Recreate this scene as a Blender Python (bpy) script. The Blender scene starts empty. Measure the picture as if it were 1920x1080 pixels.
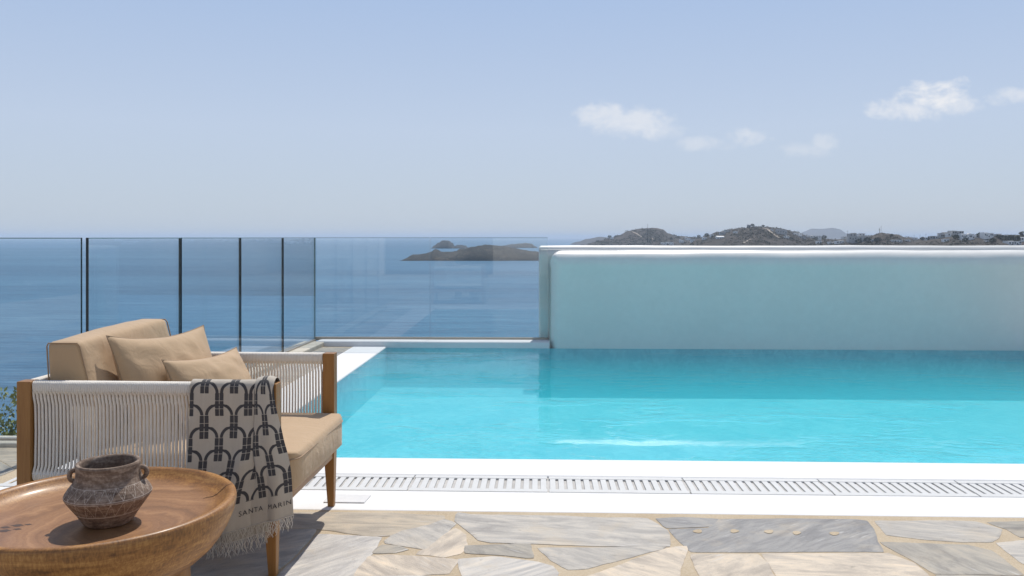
import bpy, bmesh, math, random
from math import sin, cos, pi, sqrt, radians, atan2, exp
from mathutils import Vector, Matrix, noise

random.seed(7)
S = bpy.context.scene
C = S.collection

# ------------------------------------------------------------------ camera, sky, sun, exposure
F = 1573.0            # focal length of the lens in photograph pixels (1920 wide)
H = 1.10              # eye height above the terrace
cam = bpy.data.objects.new('camera', bpy.data.cameras.new('camera'))
C.objects.link(cam)
cam.location = (0, 0, H)
cam.rotation_euler = (radians(90), 0, 0)
cam.data.sensor_width = 36.0
cam.data.lens = 36.0 * F / 1920
cam.data.shift_y = -95.0 / 1920
cam.data.clip_start = 0.05
cam.data.clip_end = 90000
S.camera = cam

WATER = 0.46                                        # how much the pool water scatters, per metre
HAZE = 8.0e-5                                       # density of the sea air
SUN = Vector((0.13, 0.56, 1.0)).normalized()
SUN_EL = math.asin(SUN.z)
SUN_AZ = atan2(SUN.x, SUN.y)

S.view_settings.view_transform = 'Standard'
S.view_settings.look = 'None'
S.view_settings.exposure = 0.0
S.view_settings.gamma = 1.0
S.render.engine = 'CYCLES'
S.cycles.use_denoising = True
S.cycles.max_bounces = 12
S.cycles.diffuse_bounces = 4
S.cycles.glossy_bounces = 4
S.cycles.transmission_bounces = 6
S.cycles.transparent_max_bounces = 24
S.cycles.volume_bounces = 3
S.cycles.sample_clamp_indirect = 6.0
S.cycles.caustics_reflective = False
S.cycles.caustics_refractive = False


class NT:
    """small helper round a node tree"""
    def __init__(self, tree):
        self.t = tree; self.n = tree.nodes; self.l = tree.links
    def node(self, typ, **kw):
        nd = self.n.new(typ)
        for k, v in kw.items():
            setattr(nd, k, v)
        return nd
    def put(self, sock, v):
        if isinstance(v, bpy.types.NodeSocket):
            self.l.new(v, sock)
        elif v is not None:
            if hasattr(sock.default_value, '__len__') and not hasattr(v, '__len__'):
                v = [v] * len(sock.default_value)
            if hasattr(sock.default_value, '__len__') and len(sock.default_value) == 4 and len(v) == 3:
                v = (*v, 1)
            sock.default_value = v
    def m(self, op, a, b=None, c=None, clamp=False):
        nd = self.node('ShaderNodeMath', operation=op, use_clamp=clamp)
        for i, v in enumerate((a, b, c)):
            if v is not None: self.put(nd.inputs[i], v)
        return nd.outputs[0]
    def mix(self, f, a, b, mode='MIX'):
        nd = self.node('ShaderNodeMix', data_type='RGBA', blend_type=mode)
        self.put(nd.inputs[0], f); self.put(nd.inputs[6], a); self.put(nd.inputs[7], b)
        return nd.outputs[2]
    def sstep(self, v, lo, hi, a=0.0, b=1.0):
        nd = self.node('ShaderNodeMapRange', interpolation_type='SMOOTHSTEP')
        self.put(nd.inputs[0], v); self.put(nd.inputs[1], lo); self.put(nd.inputs[2], hi)
        self.put(nd.inputs[3], a); self.put(nd.inputs[4], b)
        return nd.outputs[0]
    def noise(self, vec=None, scale=5, detail=4, rough=0.5, dist=0.0, w=None):
        nd = self.node('ShaderNodeTexNoise', noise_dimensions='4D' if w is not None else '3D')
        if vec is not None: self.put(nd.inputs['Vector'], vec)
        if w is not None: self.put(nd.inputs['W'], w)
        nd.inputs['Scale'].default_value = scale; nd.inputs['Detail'].default_value = detail
        nd.inputs['Roughness'].default_value = rough; nd.inputs['Distortion'].default_value = dist
        return nd.outputs[0]
    def mapv(self, vec, scale=(1, 1, 1), rot=(0, 0, 0), loc=(0, 0, 0)):
        nd = self.node('ShaderNodeMapping')
        self.put(nd.inputs[0], vec); nd.inputs[1].default_value = loc
        nd.inputs[2].default_value = rot; nd.inputs[3].default_value = scale
        return nd.outputs[0]
    def bump(self, h, strength=0.3, dist=0.01, normal=None):
        nd = self.node('ShaderNodeBump')
        nd.inputs['Strength'].default_value = strength; nd.inputs['Distance'].default_value = dist
        self.put(nd.inputs['Height'], h)
        if normal is not None: self.put(nd.inputs['Normal'], normal)
        return nd.outputs[0]
    def attr(self, name):
        return self.node('ShaderNodeAttribute', attribute_name=name)
    def pos(self):
        return self.node('ShaderNodeNewGeometry').outputs['Position']
    def obj(self):
        return self.node('ShaderNodeTexCoord').outputs['Object']
    def ramp(self, f, stops):
        nd = self.node('ShaderNodeValToRGB')
        cr = nd.color_ramp
        while len(cr.elements) < len(stops): cr.elements.new(0.5)
        for e, (p, c) in zip(cr.elements, stops):
            e.position = p; e.color = (*c, 1)
        self.put(nd.inputs[0], f)
        return nd.outputs[0]


# world: Nishita sky with a few fair-weather clouds low in the sky
W = bpy.data.worlds.new('World')
S.world = W
W.use_nodes = True
n = NT(W.node_tree)
n.n.clear()
sky = n.node('ShaderNodeTexSky', sky_type='NISHITA', sun_disc=False)
sky.sun_elevation = SUN_EL
sky.sun_rotation = SUN_AZ
sky.altitude = 50
sky.air_density = 1.0
sky.dust_density = 0.6
sky.ozone_density = 1.2
dirv = n.node('ShaderNodeTexCoord').outputs['Generated']
sep = n.node('ShaderNodeSeparateXYZ'); n.put(sep.inputs[0], dirv)
ysafe = n.m('MAXIMUM', sep.outputs[1], 0.05)
tx = n.m('DIVIDE', sep.outputs[0], ysafe)       # tangent of azimuth
tz = n.m('DIVIDE', sep.outputs[2], ysafe)       # tangent of elevation
cmb = n.node('ShaderNodeCombineXYZ'); n.put(cmb.inputs[0], tx); n.put(cmb.inputs[1], tz)
nz = n.noise(n.mapv(cmb.outputs[0], (1, 1.5, 1)), 22, 8, 0.6, 0.5)
nz2 = n.noise(n.mapv(cmb.outputs[0], (1, 1.3, 1), loc=(3, 7, 0)), 62, 5, 0.6, 0.3)
nz = n.m('ADD', n.m('MULTIPLY', nz, 0.7), n.m('MULTIPLY', nz2, 0.3))
tot = None
for cx, cz, ax, az, gain in ((.112, .146, .042, .016, .62), (.140, .137, .062, .021, .60), (.175, .128, .036, .013, .36), (.232, .112, .044, .010, .36), (.277, .119, .034, .013, .46),
                             (.345, .103, .034, .012, .30), (.372, .114, .018, .011, .36),
                             (.475, .152, .052, .014, .70), (.503, .166, .044, .022, .95), (.535, .160, .030, .014, .62),
                             (.590, .169, .044, .011, .52)):
    dx = n.m('DIVIDE', n.m('SUBTRACT', tx, cx), ax)
    dz = n.m('DIVIDE', n.m('SUBTRACT', tz, cz), az)
    r2 = n.m('ADD', n.m('MULTIPLY', dx, dx), n.m('MULTIPLY', dz, dz))
    d = n.m('ADD', n.m('SUBTRACT', 0.95, n.m('MULTIPLY', r2, 0.75)), n.m('MULTIPLY', n.m('SUBTRACT', nz, 0.5), 4.4))
    d = n.m('MULTIPLY', n.sstep(d, 0.0, 1.3), gain)
    tot = d if tot is None else n.m('MAXIMUM', tot, d)
tot = n.m('MULTIPLY', tot, n.m('GREATER_THAN', sep.outputs[1], 0.06))
SKY = 0.125                                       # strength of the world
def lin(c): return tuple(((v / 255) / 12.92 if v <= 10 else (((v / 255) + .055) / 1.055) ** 2.4) for v in c)
low, mid, high = lin((189, 201, 215)), lin((191, 205, 227)), lin((168, 191, 226))
air = n.ramp(n.m('DIVIDE', sep.outputs[2], 0.30, clamp=True), [(0.0, low), (0.42, mid), (1.0, high)])
air = n.mix(1.0, air, (1 / SKY,) * 3, 'MULTIPLY')
veil = n.mix(n.sstep(sep.outputs[2], 0.30, 0.75), air, tuple(v / SKY for v in (0.47, 0.50, 0.53)))   # neutral fill light added as a white veil high up
skycol = n.mix(n.sstep(sep.outputs[2], 0.22, 0.9, 0.9, 0.0), sky.outputs[0], veil)
CLOUD = 0.93 / SKY
col = n.mix(tot, skycol, (CLOUD * .93, CLOUD * .94, CLOUD * .97))
bg = n.node('ShaderNodeBackground'); n.put(bg.inputs[0], col); bg.inputs[1].default_value = SKY
wo = n.node('ShaderNodeOutputWorld'); n.l.new(bg.outputs[0], wo.inputs[0])

sun = bpy.data.objects.new('sun', bpy.data.lights.new('sun', 'SUN'))
C.objects.link(sun)
sun.data.energy = 3.7
sun.data.angle = radians(0.53)
sun.data.color = (1.0, 0.955, 0.89)
sun.rotation_euler = SUN.to_track_quat('Z', 'Y').to_euler()
sun.location = SUN * 60


# ------------------------------------------------------------------ mesh helpers
class MB:
    def __init__(self):
        self.v = []; self.f = []; self.mi = []; self.sm = []
    def add(self, vs, fs, mi=0, smooth=False):
        o = len(self.v)
        self.v += [tuple(p) for p in vs]
        for f in fs:
            self.f.append([i + o for i in f]); self.mi.append(mi); self.sm.append(smooth)
    def box(self, x0, x1, y0, y1, z0, z1, mi=0):
        vs = [(x, y, z) for z in (z0, z1) for y in (y0, y1) for x in (x0, x1)]
        self.add(vs, [(0, 2, 3, 1), (4, 5, 7, 6), (0, 1, 5, 4), (2, 6, 7, 3), (0, 4, 6, 2), (1, 3, 7, 5)], mi)
    def tube(self, path, r, k=6, mi=0, closed=False, caps=True):
        path = [Vector(p) for p in path]
        N = len(path); vs = []
        prev = None
        for i in range(N):
            if closed: t = path[(i + 1) % N] - path[i - 1]
            else: t = path[min(i + 1, N - 1)] - path[max(i - 1, 0)]
            t.normalize()
            if prev is None:
                a = Vector((0, 0, 1)) if abs(t.z) < 0.9 else Vector((1, 0, 0))
                nn = t.cross(a).normalized()
            else:
                nn = (prev - t * prev.dot(t))
                if nn.length < 1e-6: nn = t.orthogonal()
                nn.normalize()
            prev = nn
            b = t.cross(nn)
            rr = r(i / (N - 1)) if callable(r) else r
            for j in range(k):
                an = 2 * pi * j / k
                vs.append(path[i] + nn * (rr * cos(an)) + b * (rr * sin(an)))
        fs = []
        for i in range(N if closed else N - 1):
            i2 = (i + 1) % N
            for j in range(k):
                j2 = (j + 1) % k
                fs.append((i * k + j, i2 * k + j, i2 * k + j2, i * k + j2))
        if not closed and caps:
            fs.append(tuple(range(k - 1, -1, -1))); fs.append(tuple((N - 1) * k + j for j in range(k)))
        self.add(vs, fs, mi, True)
    def lathe(self, prof, seg=64, mi=0, center=(0, 0, 0), close_top=False, close_bottom=False):
        vs = []; fs = []
        for (r, z) in prof:
            for j in range(seg):
                a = 2 * pi * j / seg
                vs.append((center[0] + r * cos(a), center[1] + r * sin(a), center[2] + z))
        for i in range(len(prof) - 1):
            for j in range(seg):
                j2 = (j + 1) % seg
                fs.append((i * seg + j, i * seg + j2, (i + 1) * seg + j2, (i + 1) * seg + j))
        if close_bottom: fs.append(tuple(range(seg - 1, -1, -1)))
        if close_top: fs.append(tuple((len(prof) - 1) * seg + j for j in range(seg)))
        self.add(vs, fs, mi, True)
    def build(self, name, mats, parent=None, bevel=None, flat=False):
        me = bpy.data.meshes.new(name)
        me.from_pydata(self.v, [], self.f)
        for m_ in (mats if isinstance(mats, (list, tuple)) else [mats]): me.materials.append(m_)
        me.polygons.foreach_set('material_index', self.mi)
        me.polygons.foreach_set('use_smooth', [s and not flat for s in self.sm])
        me.update()
        o = bpy.data.objects.new(name, me)
        C.objects.link(o)
        if parent: o.parent = parent
        if bevel:
            bv = o.modifiers.new('bevel', 'BEVEL'); bv.width = bevel[0]; bv.segments = bevel[1]
            bv.limit_method = 'ANGLE'; bv.angle_limit = radians(40)
            me.polygons.foreach_set('use_smooth', [True] * len(me.polygons))
            wn = o.modifiers.new('wn', 'WEIGHTED_NORMAL'); wn.keep_sharp = True
        return o


def tag(o, label=None, cat=None, group=None, kind=None):
    if label: o['label'] = label
    if cat: o['category'] = cat
    if group: o['group'] = group
    if kind: o['kind'] = kind
    return o


def empty(name, loc, rz, label, cat, group=None):
    o = bpy.data.objects.new(name, None); C.objects.link(o)
    o.location = loc; o.rotation_euler = (0, 0, rz); o.empty_display_size = 0.2
    return tag(o, label, cat, group)


def G(px, py, z=0.0):
    """ground point at height z seen at a photograph pixel (used to survey the place)"""
    Y = F * (H - z) / (py - 445.0)
    return ((px - 960.0) / F * Y, Y)


TH = radians(-2.0)                # the pool lies 2 degrees off the view axis
def uv(u, v, z=0.0):
    return (u * cos(TH) - v * sin(TH), u * sin(TH) + v * cos(TH), z)


def inv_uv(x, y):
    return (x * cos(TH) + y * sin(TH), -x * sin(TH) + y * cos(TH))


# ------------------------------------------------------------------ materials
def material(name):
    m_ = bpy.data.materials.new(name); m_.use_nodes = True
    n_ = NT(m_.node_tree)
    p = n_.n['Principled BSDF']
    return m_, n_, p


def m_plaster(name, base=(0.80, 0.795, 0.785), var=0.06, rough=0.75, bk=0.25):
    m_, n_, p = material(name)
    P = n_.pos()
    a = n_.noise(P, 1.1, 5, 0.6)
    b = n_.noise(P, 14, 5, 0.65)
    f = n_.m('ADD', n_.m('MULTIPLY', a, 0.6), n_.m('MULTIPLY', b, 0.4))
    col = n_.mix(n_.sstep(f, 0.38, 0.62), tuple(c * (1 - var) for c in base), base)
    n_.put(p.inputs['Base Color'], col); p.inputs['Roughness'].default_value = rough
    h = n_.m('ADD', n_.noise(P, 5, 4), n_.m('MULTIPLY', n_.noise(P, 60, 3), 0.15))
    n_.put(p.inputs['Normal'], n_.bump(h, bk, 0.012))
    return m_


def m_wood(name, dark, light, axis='Z', scale=1.0, rough=0.45, coat=0.0):
    m_, n_, p = material(name)
    O = n_.obj()
    st = {'X': (0.9, 14, 14), 'Y': (14, 0.9, 14), 'Z': (14, 14, 0.9)}[axis]
    warp = n_.noise(O, 6 * scale, 3)
    v = n_.mapv(O, tuple(s * scale for s in st))
    g = n_.noise(v, 2.2, 6, 0.6, 0.6)
    fine = n_.noise(n_.mapv(O, tuple(s * scale * 6 for s in st)), 3, 3, 0.6)
    f = n_.m('ADD', n_.m('MULTIPLY', g, 0.65), n_.m('ADD', n_.m('MULTIPLY', fine, 0.2), n_.m('MULTIPLY', warp, 0.15)))
    col = n_.ramp(f, [(0.32, dark), (0.5, tuple((a + b) / 2 for a, b in zip(dark, light))), (0.68, light)])
    n_.put(p.inputs['Base Color'], col)
    p.inputs['Roughness'].default_value = rough
    p.inputs['Coat Weight'].default_value = coat
    p.inputs['Coat Roughness'].default_value = 0.3
    n_.put(p.inputs['Normal'], n_.bump(f, 0.15, 0.004))
    return m_


def m_fabric(name, base, rough=0.85, weave=900, bumpk=0.15):
    m_, n_, p = material(name)
    O = n_.obj()
    a = n_.noise(O, 7, 4, 0.6); b = n_.noise(O, weave * 0.4, 2)
    f = n_.m('ADD', n_.m('MULTIPLY', a, 0.6), n_.m('MULTIPLY', b, 0.4))
    n_.put(p.inputs['Base Color'], n_.mix(f, tuple(c * 0.86 for c in base), tuple(min(1, c * 1.12) for c in base)))
    p.inputs['Roughness'].default_value = rough
    p.inputs['Sheen Weight'].default_value = 0.15
    hh = n_.m('ADD', n_.m('MULTIPLY', b, 0.05), n_.noise(O, 16, 3, 0.5, 0.6))
    n_.put(p.inputs['Normal'], n_.bump(hh, bumpk, 0.02))
    return m_


def m_plain(name, base, rough=0.5, metal=0.0, nscale=20, var=0.1):
    m_, n_, p = material(name)
    a = n_.noise(n_.obj(), nscale, 4, 0.6)
    n_.put(p.inputs['Base Color'], n_.mix(a, tuple(c * (1 - var) for c in base), tuple(min(1, c * (1 + var)) for c in base)))
    p.inputs['Roughness'].default_value = rough; p.inputs['Metallic'].default_value = metal
    return m_


def m_thin_glass(name, tint, f0=0.04, rough=0.0):
    """clear pane: Schlick mix of a tinted see-through and a mirror"""
    m_ = bpy.data.materials.new(name); m_.use_nodes = True
    n_ = NT(m_.node_tree); n_.n.clear()
    tr = n_.node('ShaderNodeBsdfTransparent'); n_.put(tr.inputs[0], tint)
    gl = n_.node('ShaderNodeBsdfGlossy'); gl.inputs['Roughness'].default_value = rough
    n_.put(gl.inputs[0], (1, 1, 1))
    lw = n_.node('ShaderNodeLayerWeight'); lw.inputs[0].default_value = 0.5
    fr = n_.m('ADD', n_.m('MULTIPLY', n_.m('POWER', lw.outputs['Facing'], 5.0), 1 - f0), f0)
    mx = n_.node('ShaderNodeMixShader'); n_.l.new(fr, mx.inputs[0])
    n_.l.new(tr.outputs[0], mx.inputs[1]); n_.l.new(gl.outputs[0], mx.inputs[2])
    out = n_.node('ShaderNodeOutputMaterial'); n_.l.new(mx.outputs[0], out.inputs[0])
    return m_


M_white = m_plaster('white_render', (0.80, 0.79, 0.765))
M_wall = m_plaster('wall_render', (0.79, 0.785, 0.74), 0.05, 0.40, 0.10)
M_kerb = m_plaster('kerb_stone', (0.62, 0.57, 0.47), 0.25, 0.8)
M_grate = m_plain('grate_plastic', (0.66, 0.65, 0.62), 0.45, nscale=9, var=0.12)
M_channel = m_plaster('channel', (0.60, 0.58, 0.55), 0.3)
M_tile = m_plaster('cover_stone', (0.72, 0.71, 0.69), 0.15)
M_glass = m_thin_glass('clear_glass', (0.925, 0.955, 0.965), 0.03)
M_gedge = m_plain('glass_edge', (0.012, 0.022, 0.03), 0.25)
M_gtop = m_plain('glass_top_edge', (0.16, 0.26, 0.27), 0.2)
M_metal = m_plain('dull_metal', (0.42, 0.38, 0.33), 0.4, 0.6)
M_post = m_wood('teak_post', (0.215, 0.088, 0.018), (0.40, 0.195, 0.055), 'Z', 1.0, 0.45)
M_rail = m_wood('teak_rail', (0.215, 0.088, 0.018), (0.40, 0.195, 0.055), 'Y', 1.0, 0.45)
M_rope = m_fabric('white_rope', (0.80, 0.745, 0.66), 0.8, 1200, 0.3)
M_cush = m_fabric('tan_canvas', (0.49, 0.335, 0.192), 0.8, 1500, 0.26)
M_pipe = m_fabric('tan_piping', (0.36, 0.24, 0.14), 0.8)
M_leg = m_wood('table_leg_wood', (0.20, 0.09, 0.03), (0.42, 0.21, 0.07), 'Z', 0.6, 0.4)
M_dark = m_plain('window_dark', (0.03, 0.04, 0.05), 0.3)
M_house = m_plaster('house_white', (0.90, 0.88, 0.84), 0.05)
M_stonehouse = m_plaster('house_stone', (0.58, 0.56, 0.53), 0.25)
M_pole = m_plain('pole', (0.12, 0.11, 0.10), 0.7)

# pool lining; the mottling paints the water's ripple light into its colour
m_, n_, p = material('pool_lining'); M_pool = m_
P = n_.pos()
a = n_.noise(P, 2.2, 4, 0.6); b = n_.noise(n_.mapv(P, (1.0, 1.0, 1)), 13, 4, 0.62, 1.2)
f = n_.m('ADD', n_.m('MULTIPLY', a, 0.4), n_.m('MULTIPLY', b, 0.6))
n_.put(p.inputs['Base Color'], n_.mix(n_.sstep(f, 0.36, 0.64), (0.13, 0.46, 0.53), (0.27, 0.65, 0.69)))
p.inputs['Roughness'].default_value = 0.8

# pool water
m_ = bpy.data.materials.new('pool_water'); m_.use_nodes = True; M_water = m_
n_ = NT(m_.node_tree); n_.n.clear()
P = n_.pos()
w1 = n_.noise(n_.mapv(P, (1, 1.3, 1)), 2.3, 3, 0.5, 0.8)
w2 = n_.noise(n_.mapv(P, (1, 1.4, 1), loc=(4, 2, 0)), 8.5, 3, 0.55, 1.2)
w3 = n_.noise(n_.mapv(P, (1, 1.2, 1), loc=(1, 9, 0)), 33.0, 2, 0.5, 1.0)
patch = n_.sstep(n_.noise(n_.mapv(P, (1, 1.6, 1), loc=(7.3, 1.4, 0)), 0.8, 4, 0.7), 0.49, 0.64)
hgt = n_.m('ADD', n_.m('MULTIPLY', w1, 0.0006), n_.m('MULTIPLY', n_.m('ADD', n_.m('MULTIPLY', w2, 0.0050), n_.m('MULTIPLY', w3, 0.0042)), n_.m('ADD', n_.m('MULTIPLY', patch, 1.3), 0.012)))
nor = n_.bump(hgt, 0.8, 1.0)
tr = n_.node('ShaderNodeBsdfTransparent'); n_.put(tr.inputs[0], (0.93, 0.985, 0.99))
gl = n_.node('ShaderNodeBsdfGlossy'); gl.inputs['Roughness'].default_value = 0.03; n_.put(gl.inputs[0], (1, 1, 1)); n_.put(gl.inputs['Normal'], nor)
lw = n_.node('ShaderNodeLayerWeight'); lw.inputs[0].default_value = 0.5; n_.put(lw.inputs['Normal'], nor)
fr = n_.m('ADD', n_.m('MULTIPLY', n_.m('POWER', lw.outputs['Facing'], 5.0), 0.58), 0.02)
mx = n_.node('ShaderNodeMixShader'); n_.l.new(fr, mx.inputs[0]); n_.l.new(tr.outputs[0], mx.inputs[1]); n_.l.new(gl.outputs[0], mx.inputs[2])
out = n_.node('ShaderNodeOutputMaterial'); n_.l.new(mx.outputs[0], out.inputs[0])
def water_body(n_, out):
    v = n_.node('ShaderNodeVolumePrincipled'); v.inputs['Density'].default_value = WATER
    n_.put(v.inputs['Color'], (0.05, 0.90, 0.96)); v.inputs['Anisotropy'].default_value = 0.3
    n_.l.new(v.outputs[0], out.inputs['Volume'])
m_ = bpy.data.materials.new('pool_water_body'); m_.use_nodes = True; M_wbody = m_
n_ = NT(m_.node_tree); n_.n.clear()
out = n_.node('ShaderNodeOutputMaterial')
water_body(n_, out)

# sea
m_, n_, p = material('sea_water'); M_sea = m_
P = n_.pos()
st = n_.noise(n_.mapv(P, (0.0006, 0.0045, 1)), 1.0, 6, 0.62, 0.4)
st2 = n_.noise(n_.mapv(P, (0.012, 0.11, 1)), 1.0, 6, 0.65, 0.5)
st3 = n_.noise(n_.mapv(P, (0.06, 0.42, 1)), 1.0, 5, 0.65, 0.6)
f = n_.m('ADD', n_.m('MULTIPLY', st, 0.34), n_.m('ADD', n_.m('MULTIPLY', st2, 0.36), n_.m('MULTIPLY', st3, 0.30)))
n_.put(p.inputs['Base Color'], n_.ramp(f, [(0.40, (0.018, 0.088, 0.168)), (0.5, (0.038, 0.146, 0.252)), (0.60, (0.088, 0.220, 0.33))]))
p.inputs['Roughness'].default_value = 0.35
p.inputs['Specular IOR Level'].default_value = 0.38
p.inputs['IOR'].default_value = 1.33
hh = n_.m('ADD', n_.m('MULTIPLY', n_.noise(n_.mapv(P, (0.05, 0.14, 1)), 1.0, 6, 0.65), 2.2), n_.m('MULTIPLY', n_.noise(n_.mapv(P, (0.5, 1.1, 1)), 1.0, 4, 0.6), 0.25))
n_.put(p.inputs['Normal'], n_.bump(hh, 0.6, 1.0))

# flagstones and mortar
m_, n_, p = material('flagstone'); M_stone = m_
P = n_.pos()
tone = n_.attr('tone').outputs['Color']; rnd = n_.attr('rnd').outputs['Fac']
w_ = n_.m('MULTIPLY', rnd, 37.0)
vr = n_.node('ShaderNodeVectorRotate', rotation_type='Z_AXIS'); n_.put(vr.inputs['Vector'], P); n_.put(vr.inputs['Angle'], n_.m('MULTIPLY', n_.m('SUBTRACT', rnd, 0.5), 2.4))
pv = vr.outputs[0]
vein = n_.noise(n_.mapv(pv, (1.5, 5, 1)), 1.5, 8, 0.66, 2.2, w_)
vein2 = n_.noise(n_.mapv(pv, (3, 22, 1)), 1.7, 6, 0.65, 0.7, w_)
cloud = n_.noise(P, 5.5, 6, 0.62, 0.5, w_)
grain = n_.noise(P, 260, 2, 0.5)
f = n_.m('ADD', n_.m('MULTIPLY', vein, 0.62), n_.m('ADD', n_.m('MULTIPLY', vein2, 0.25), n_.m('MULTIPLY', grain, 0.13)))
lum = n_.ramp(f, [(0.36, (0.58, 0.565, 0.56)), (0.46, (0.81, 0.79, 0.77)), (0.53, (1.04, 1.01, 0.96)), (0.64, (1.34, 1.23, 1.08))])
col = n_.mix(1.0, tone, lum, 'MULTIPLY')
col = n_.mix(n_.sstep(cloud, 0.50, 0.72, 0, 0.5), col, (0.50, 0.41, 0.29))
pit = n_.noise(n_.mapv(pv, (14, 30, 1)), 1.6, 4, 0.7, 0.8, w_)
col = n_.mix(n_.sstep(pit, 0.60, 0.74, 0, 0.6), col, (0.20, 0.17, 0.13))
scr = n_.noise(n_.mapv(pv, (4, 60, 1)), 1.3, 3, 0.7, 0.4, w_)
col = n_.mix(n_.sstep(scr, 0.60, 0.70, 0, 0.45), col, (0.62, 0.60, 0.57))
n_.put(p.inputs['Base Color'], col); p.inputs['Roughness'].default_value = 0.62
n_.put(p.inputs['Normal'], n_.bump(n_.m('ADD', n_.m('MULTIPLY', vein2, 0.8), n_.m('ADD', n_.m('MULTIPLY', grain, 0.15), n_.m('MULTIPLY', pit, -0.5))), 0.5, 0.008))

m_, n_, p = material('mortar'); M_mortar = m_
P = n_.pos()
a = n_.noise(P, 3, 5, 0.6); b = n_.noise(P, 210, 3, 0.7)
f = n_.m('ADD', n_.m('MULTIPLY', a, 0.45), n_.m('MULTIPLY', b, 0.55))
n_.put(p.inputs['Base Color'], n_.ramp(f, [(0.3, (0.36, 0.27, 0.17)), (0.5, (0.51, 0.41, 0.28)), (0.7, (0.62, 0.53, 0.40))]))
p.inputs['Roughness'].default_value = 0.95
n_.put(p.inputs['Normal'], n_.bump(f, 0.5, 0.006))

# dry land
def m_land(name, cols, sc=1.0):
    m_, n_, p = material(name)
    P = n_.pos()
    a = n_.noise(P, 0.012 * sc, 7, 0.68, 0.3); b = n_.noise(P, 0.11 * sc, 5, 0.7)
    c = n_.noise(P, 0.45 * sc, 3, 0.7)
    f = n_.m('ADD', n_.m('MULTIPLY', a, 0.45), n_.m('ADD', n_.m('MULTIPLY', b, 0.33), n_.m('MULTIPLY', c, 0.22)))
    n_.put(p.inputs['Base Color'], n_.ramp(f, [(0.36, cols[0]), (0.47, cols[1]), (0.55, cols[2]), (0.66, cols[3])]))
    p.inputs['Roughness'].default_value = 0.95
    n_.put(p.inputs['Normal'], n_.bump(f, 0.8, 4.0 / sc))
    return m_
M_land = m_land('dry_scrub_land', [(0.014, 0.015, 0.012), (0.036, 0.032, 0.025), (0.066, 0.052, 0.040), (0.15, 0.118, 0.088)])
M_rock = m_land('rocky_island', [(0.010, 0.012, 0.010), (0.034, 0.032, 0.027), (0.080, 0.066, 0.050), (0.22, 0.18, 0.135)], 1.6)
M_slope = m_land('hillside_scrub', [(0.04, 0.055, 0.025), (0.08, 0.085, 0.04), (0.16, 0.135, 0.085), (0.26, 0.22, 0.15)], 12)
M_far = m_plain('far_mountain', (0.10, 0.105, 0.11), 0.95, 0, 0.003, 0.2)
M_path = m_plain('dirt_track', (0.42, 0.36, 0.29), 0.95, 0, 0.2, 0.15)

# foliage
def m_leaf(name, a_, b_):
    m_, n_, p = material(name)
    r = n_.attr('rnd').outputs['Fac']
    n_.put(p.inputs['Base Color'], n_.mix(r, a_, b_))
    p.inputs['Roughness'].default_value = 0.5
    p.inputs['Subsurface Weight'].default_value = 0.0
    return m_
M_leaf = m_leaf('shrub_leaf', (0.05, 0.085, 0.016), (0.28, 0.31, 0.06))
M_dleaf = m_leaf('dark_foliage', (0.018, 0.028, 0.014), (0.06, 0.075, 0.035))
M_bark = m_plain('bark', (0.10, 0.07, 0.045), 0.9)

# table top: end-grain rings on the tray, dark edges
m_, n_, p = material('carved_table_wood'); M_table = m_
O = n_.obj()
ctr = n_.mapv(O, (1, 1, 1), loc=(-0.12, 0.10, 0))
sx = n_.node('ShaderNodeSeparateXYZ'); n_.put(sx.inputs[0], ctr)
rad = n_.m('SQRT', n_.m('ADD', n_.m('MULTIPLY', sx.outputs[0], sx.outputs[0]), n_.m('MULTIPLY', sx.outputs[1], sx.outputs[1])))
warp = n_.noise(O, 5, 4, 0.55)
ring = n_.noise(n_.mapv(O, (0.01, 0.01, 0.01)), 1, 0)
rr = n_.m('ADD', n_.m('MULTIPLY', rad, 26.0), n_.m('MULTIPLY', warp, 5.0))
cx_ = n_.node('ShaderNodeCombineXYZ'); n_.put(cx_.inputs[0], rr)
rings = n_.noise(cx_.outputs[0], 1.0, 5, 0.6)
fib = n_.noise(n_.mapv(O, (9, 9, 60)), 4, 4, 0.65, 0.3)
fib2 = n_.noise(n_.mapv(O, (60, 60, 14)), 3.2, 4, 0.6, 0.5)
f = n_.m('ADD', n_.m('MULTIPLY', rings, 0.62), n_.m('ADD', n_.m('MULTIPLY', warp, 0.22), n_.m('MULTIPLY', fib2, 0.16)))
top = n_.ramp(f, [(0.34, (0.125, 0.055, 0.022)), (0.5, (0.275, 0.132, 0.054)), (0.66, (0.44, 0.235, 0.108))])
big = n_.noise(n_.mapv(O, (3, 3, 22)), 1.6, 5, 0.6, 1.2)
g = n_.m('ADD', n_.m('MULTIPLY', fib2, 0.36), n_.m('ADD', n_.m('MULTIPLY', fib, 0.16), n_.m('MULTIPLY', big, 0.48)))
side = n_.ramp(g, [(0.36, (0.115, 0.045, 0.009)), (0.5, (0.305, 0.132, 0.029)), (0.63, (0.50, 0.256, 0.070))])
inner = n_.attr('inner').outputs['Fac']
n_.put(p.inputs['Base Color'], n_.mix(inner, side, top))
p.inputs['Roughness'].default_value = 0.5
p.inputs['Coat Weight'].default_value = 0.14; p.inputs['Coat Roughness'].default_value = 0.2
n_.put(p.inputs['Normal'], n_.bump(g, 0.12, 0.004))
M_crack = m_plain('crack_dark', (0.02, 0.01, 0.006), 0.9)  # dark line of the split in the rim
M_stain = m_plain('dark_stain', (0.07, 0.04, 0.03), 0.6)

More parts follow.
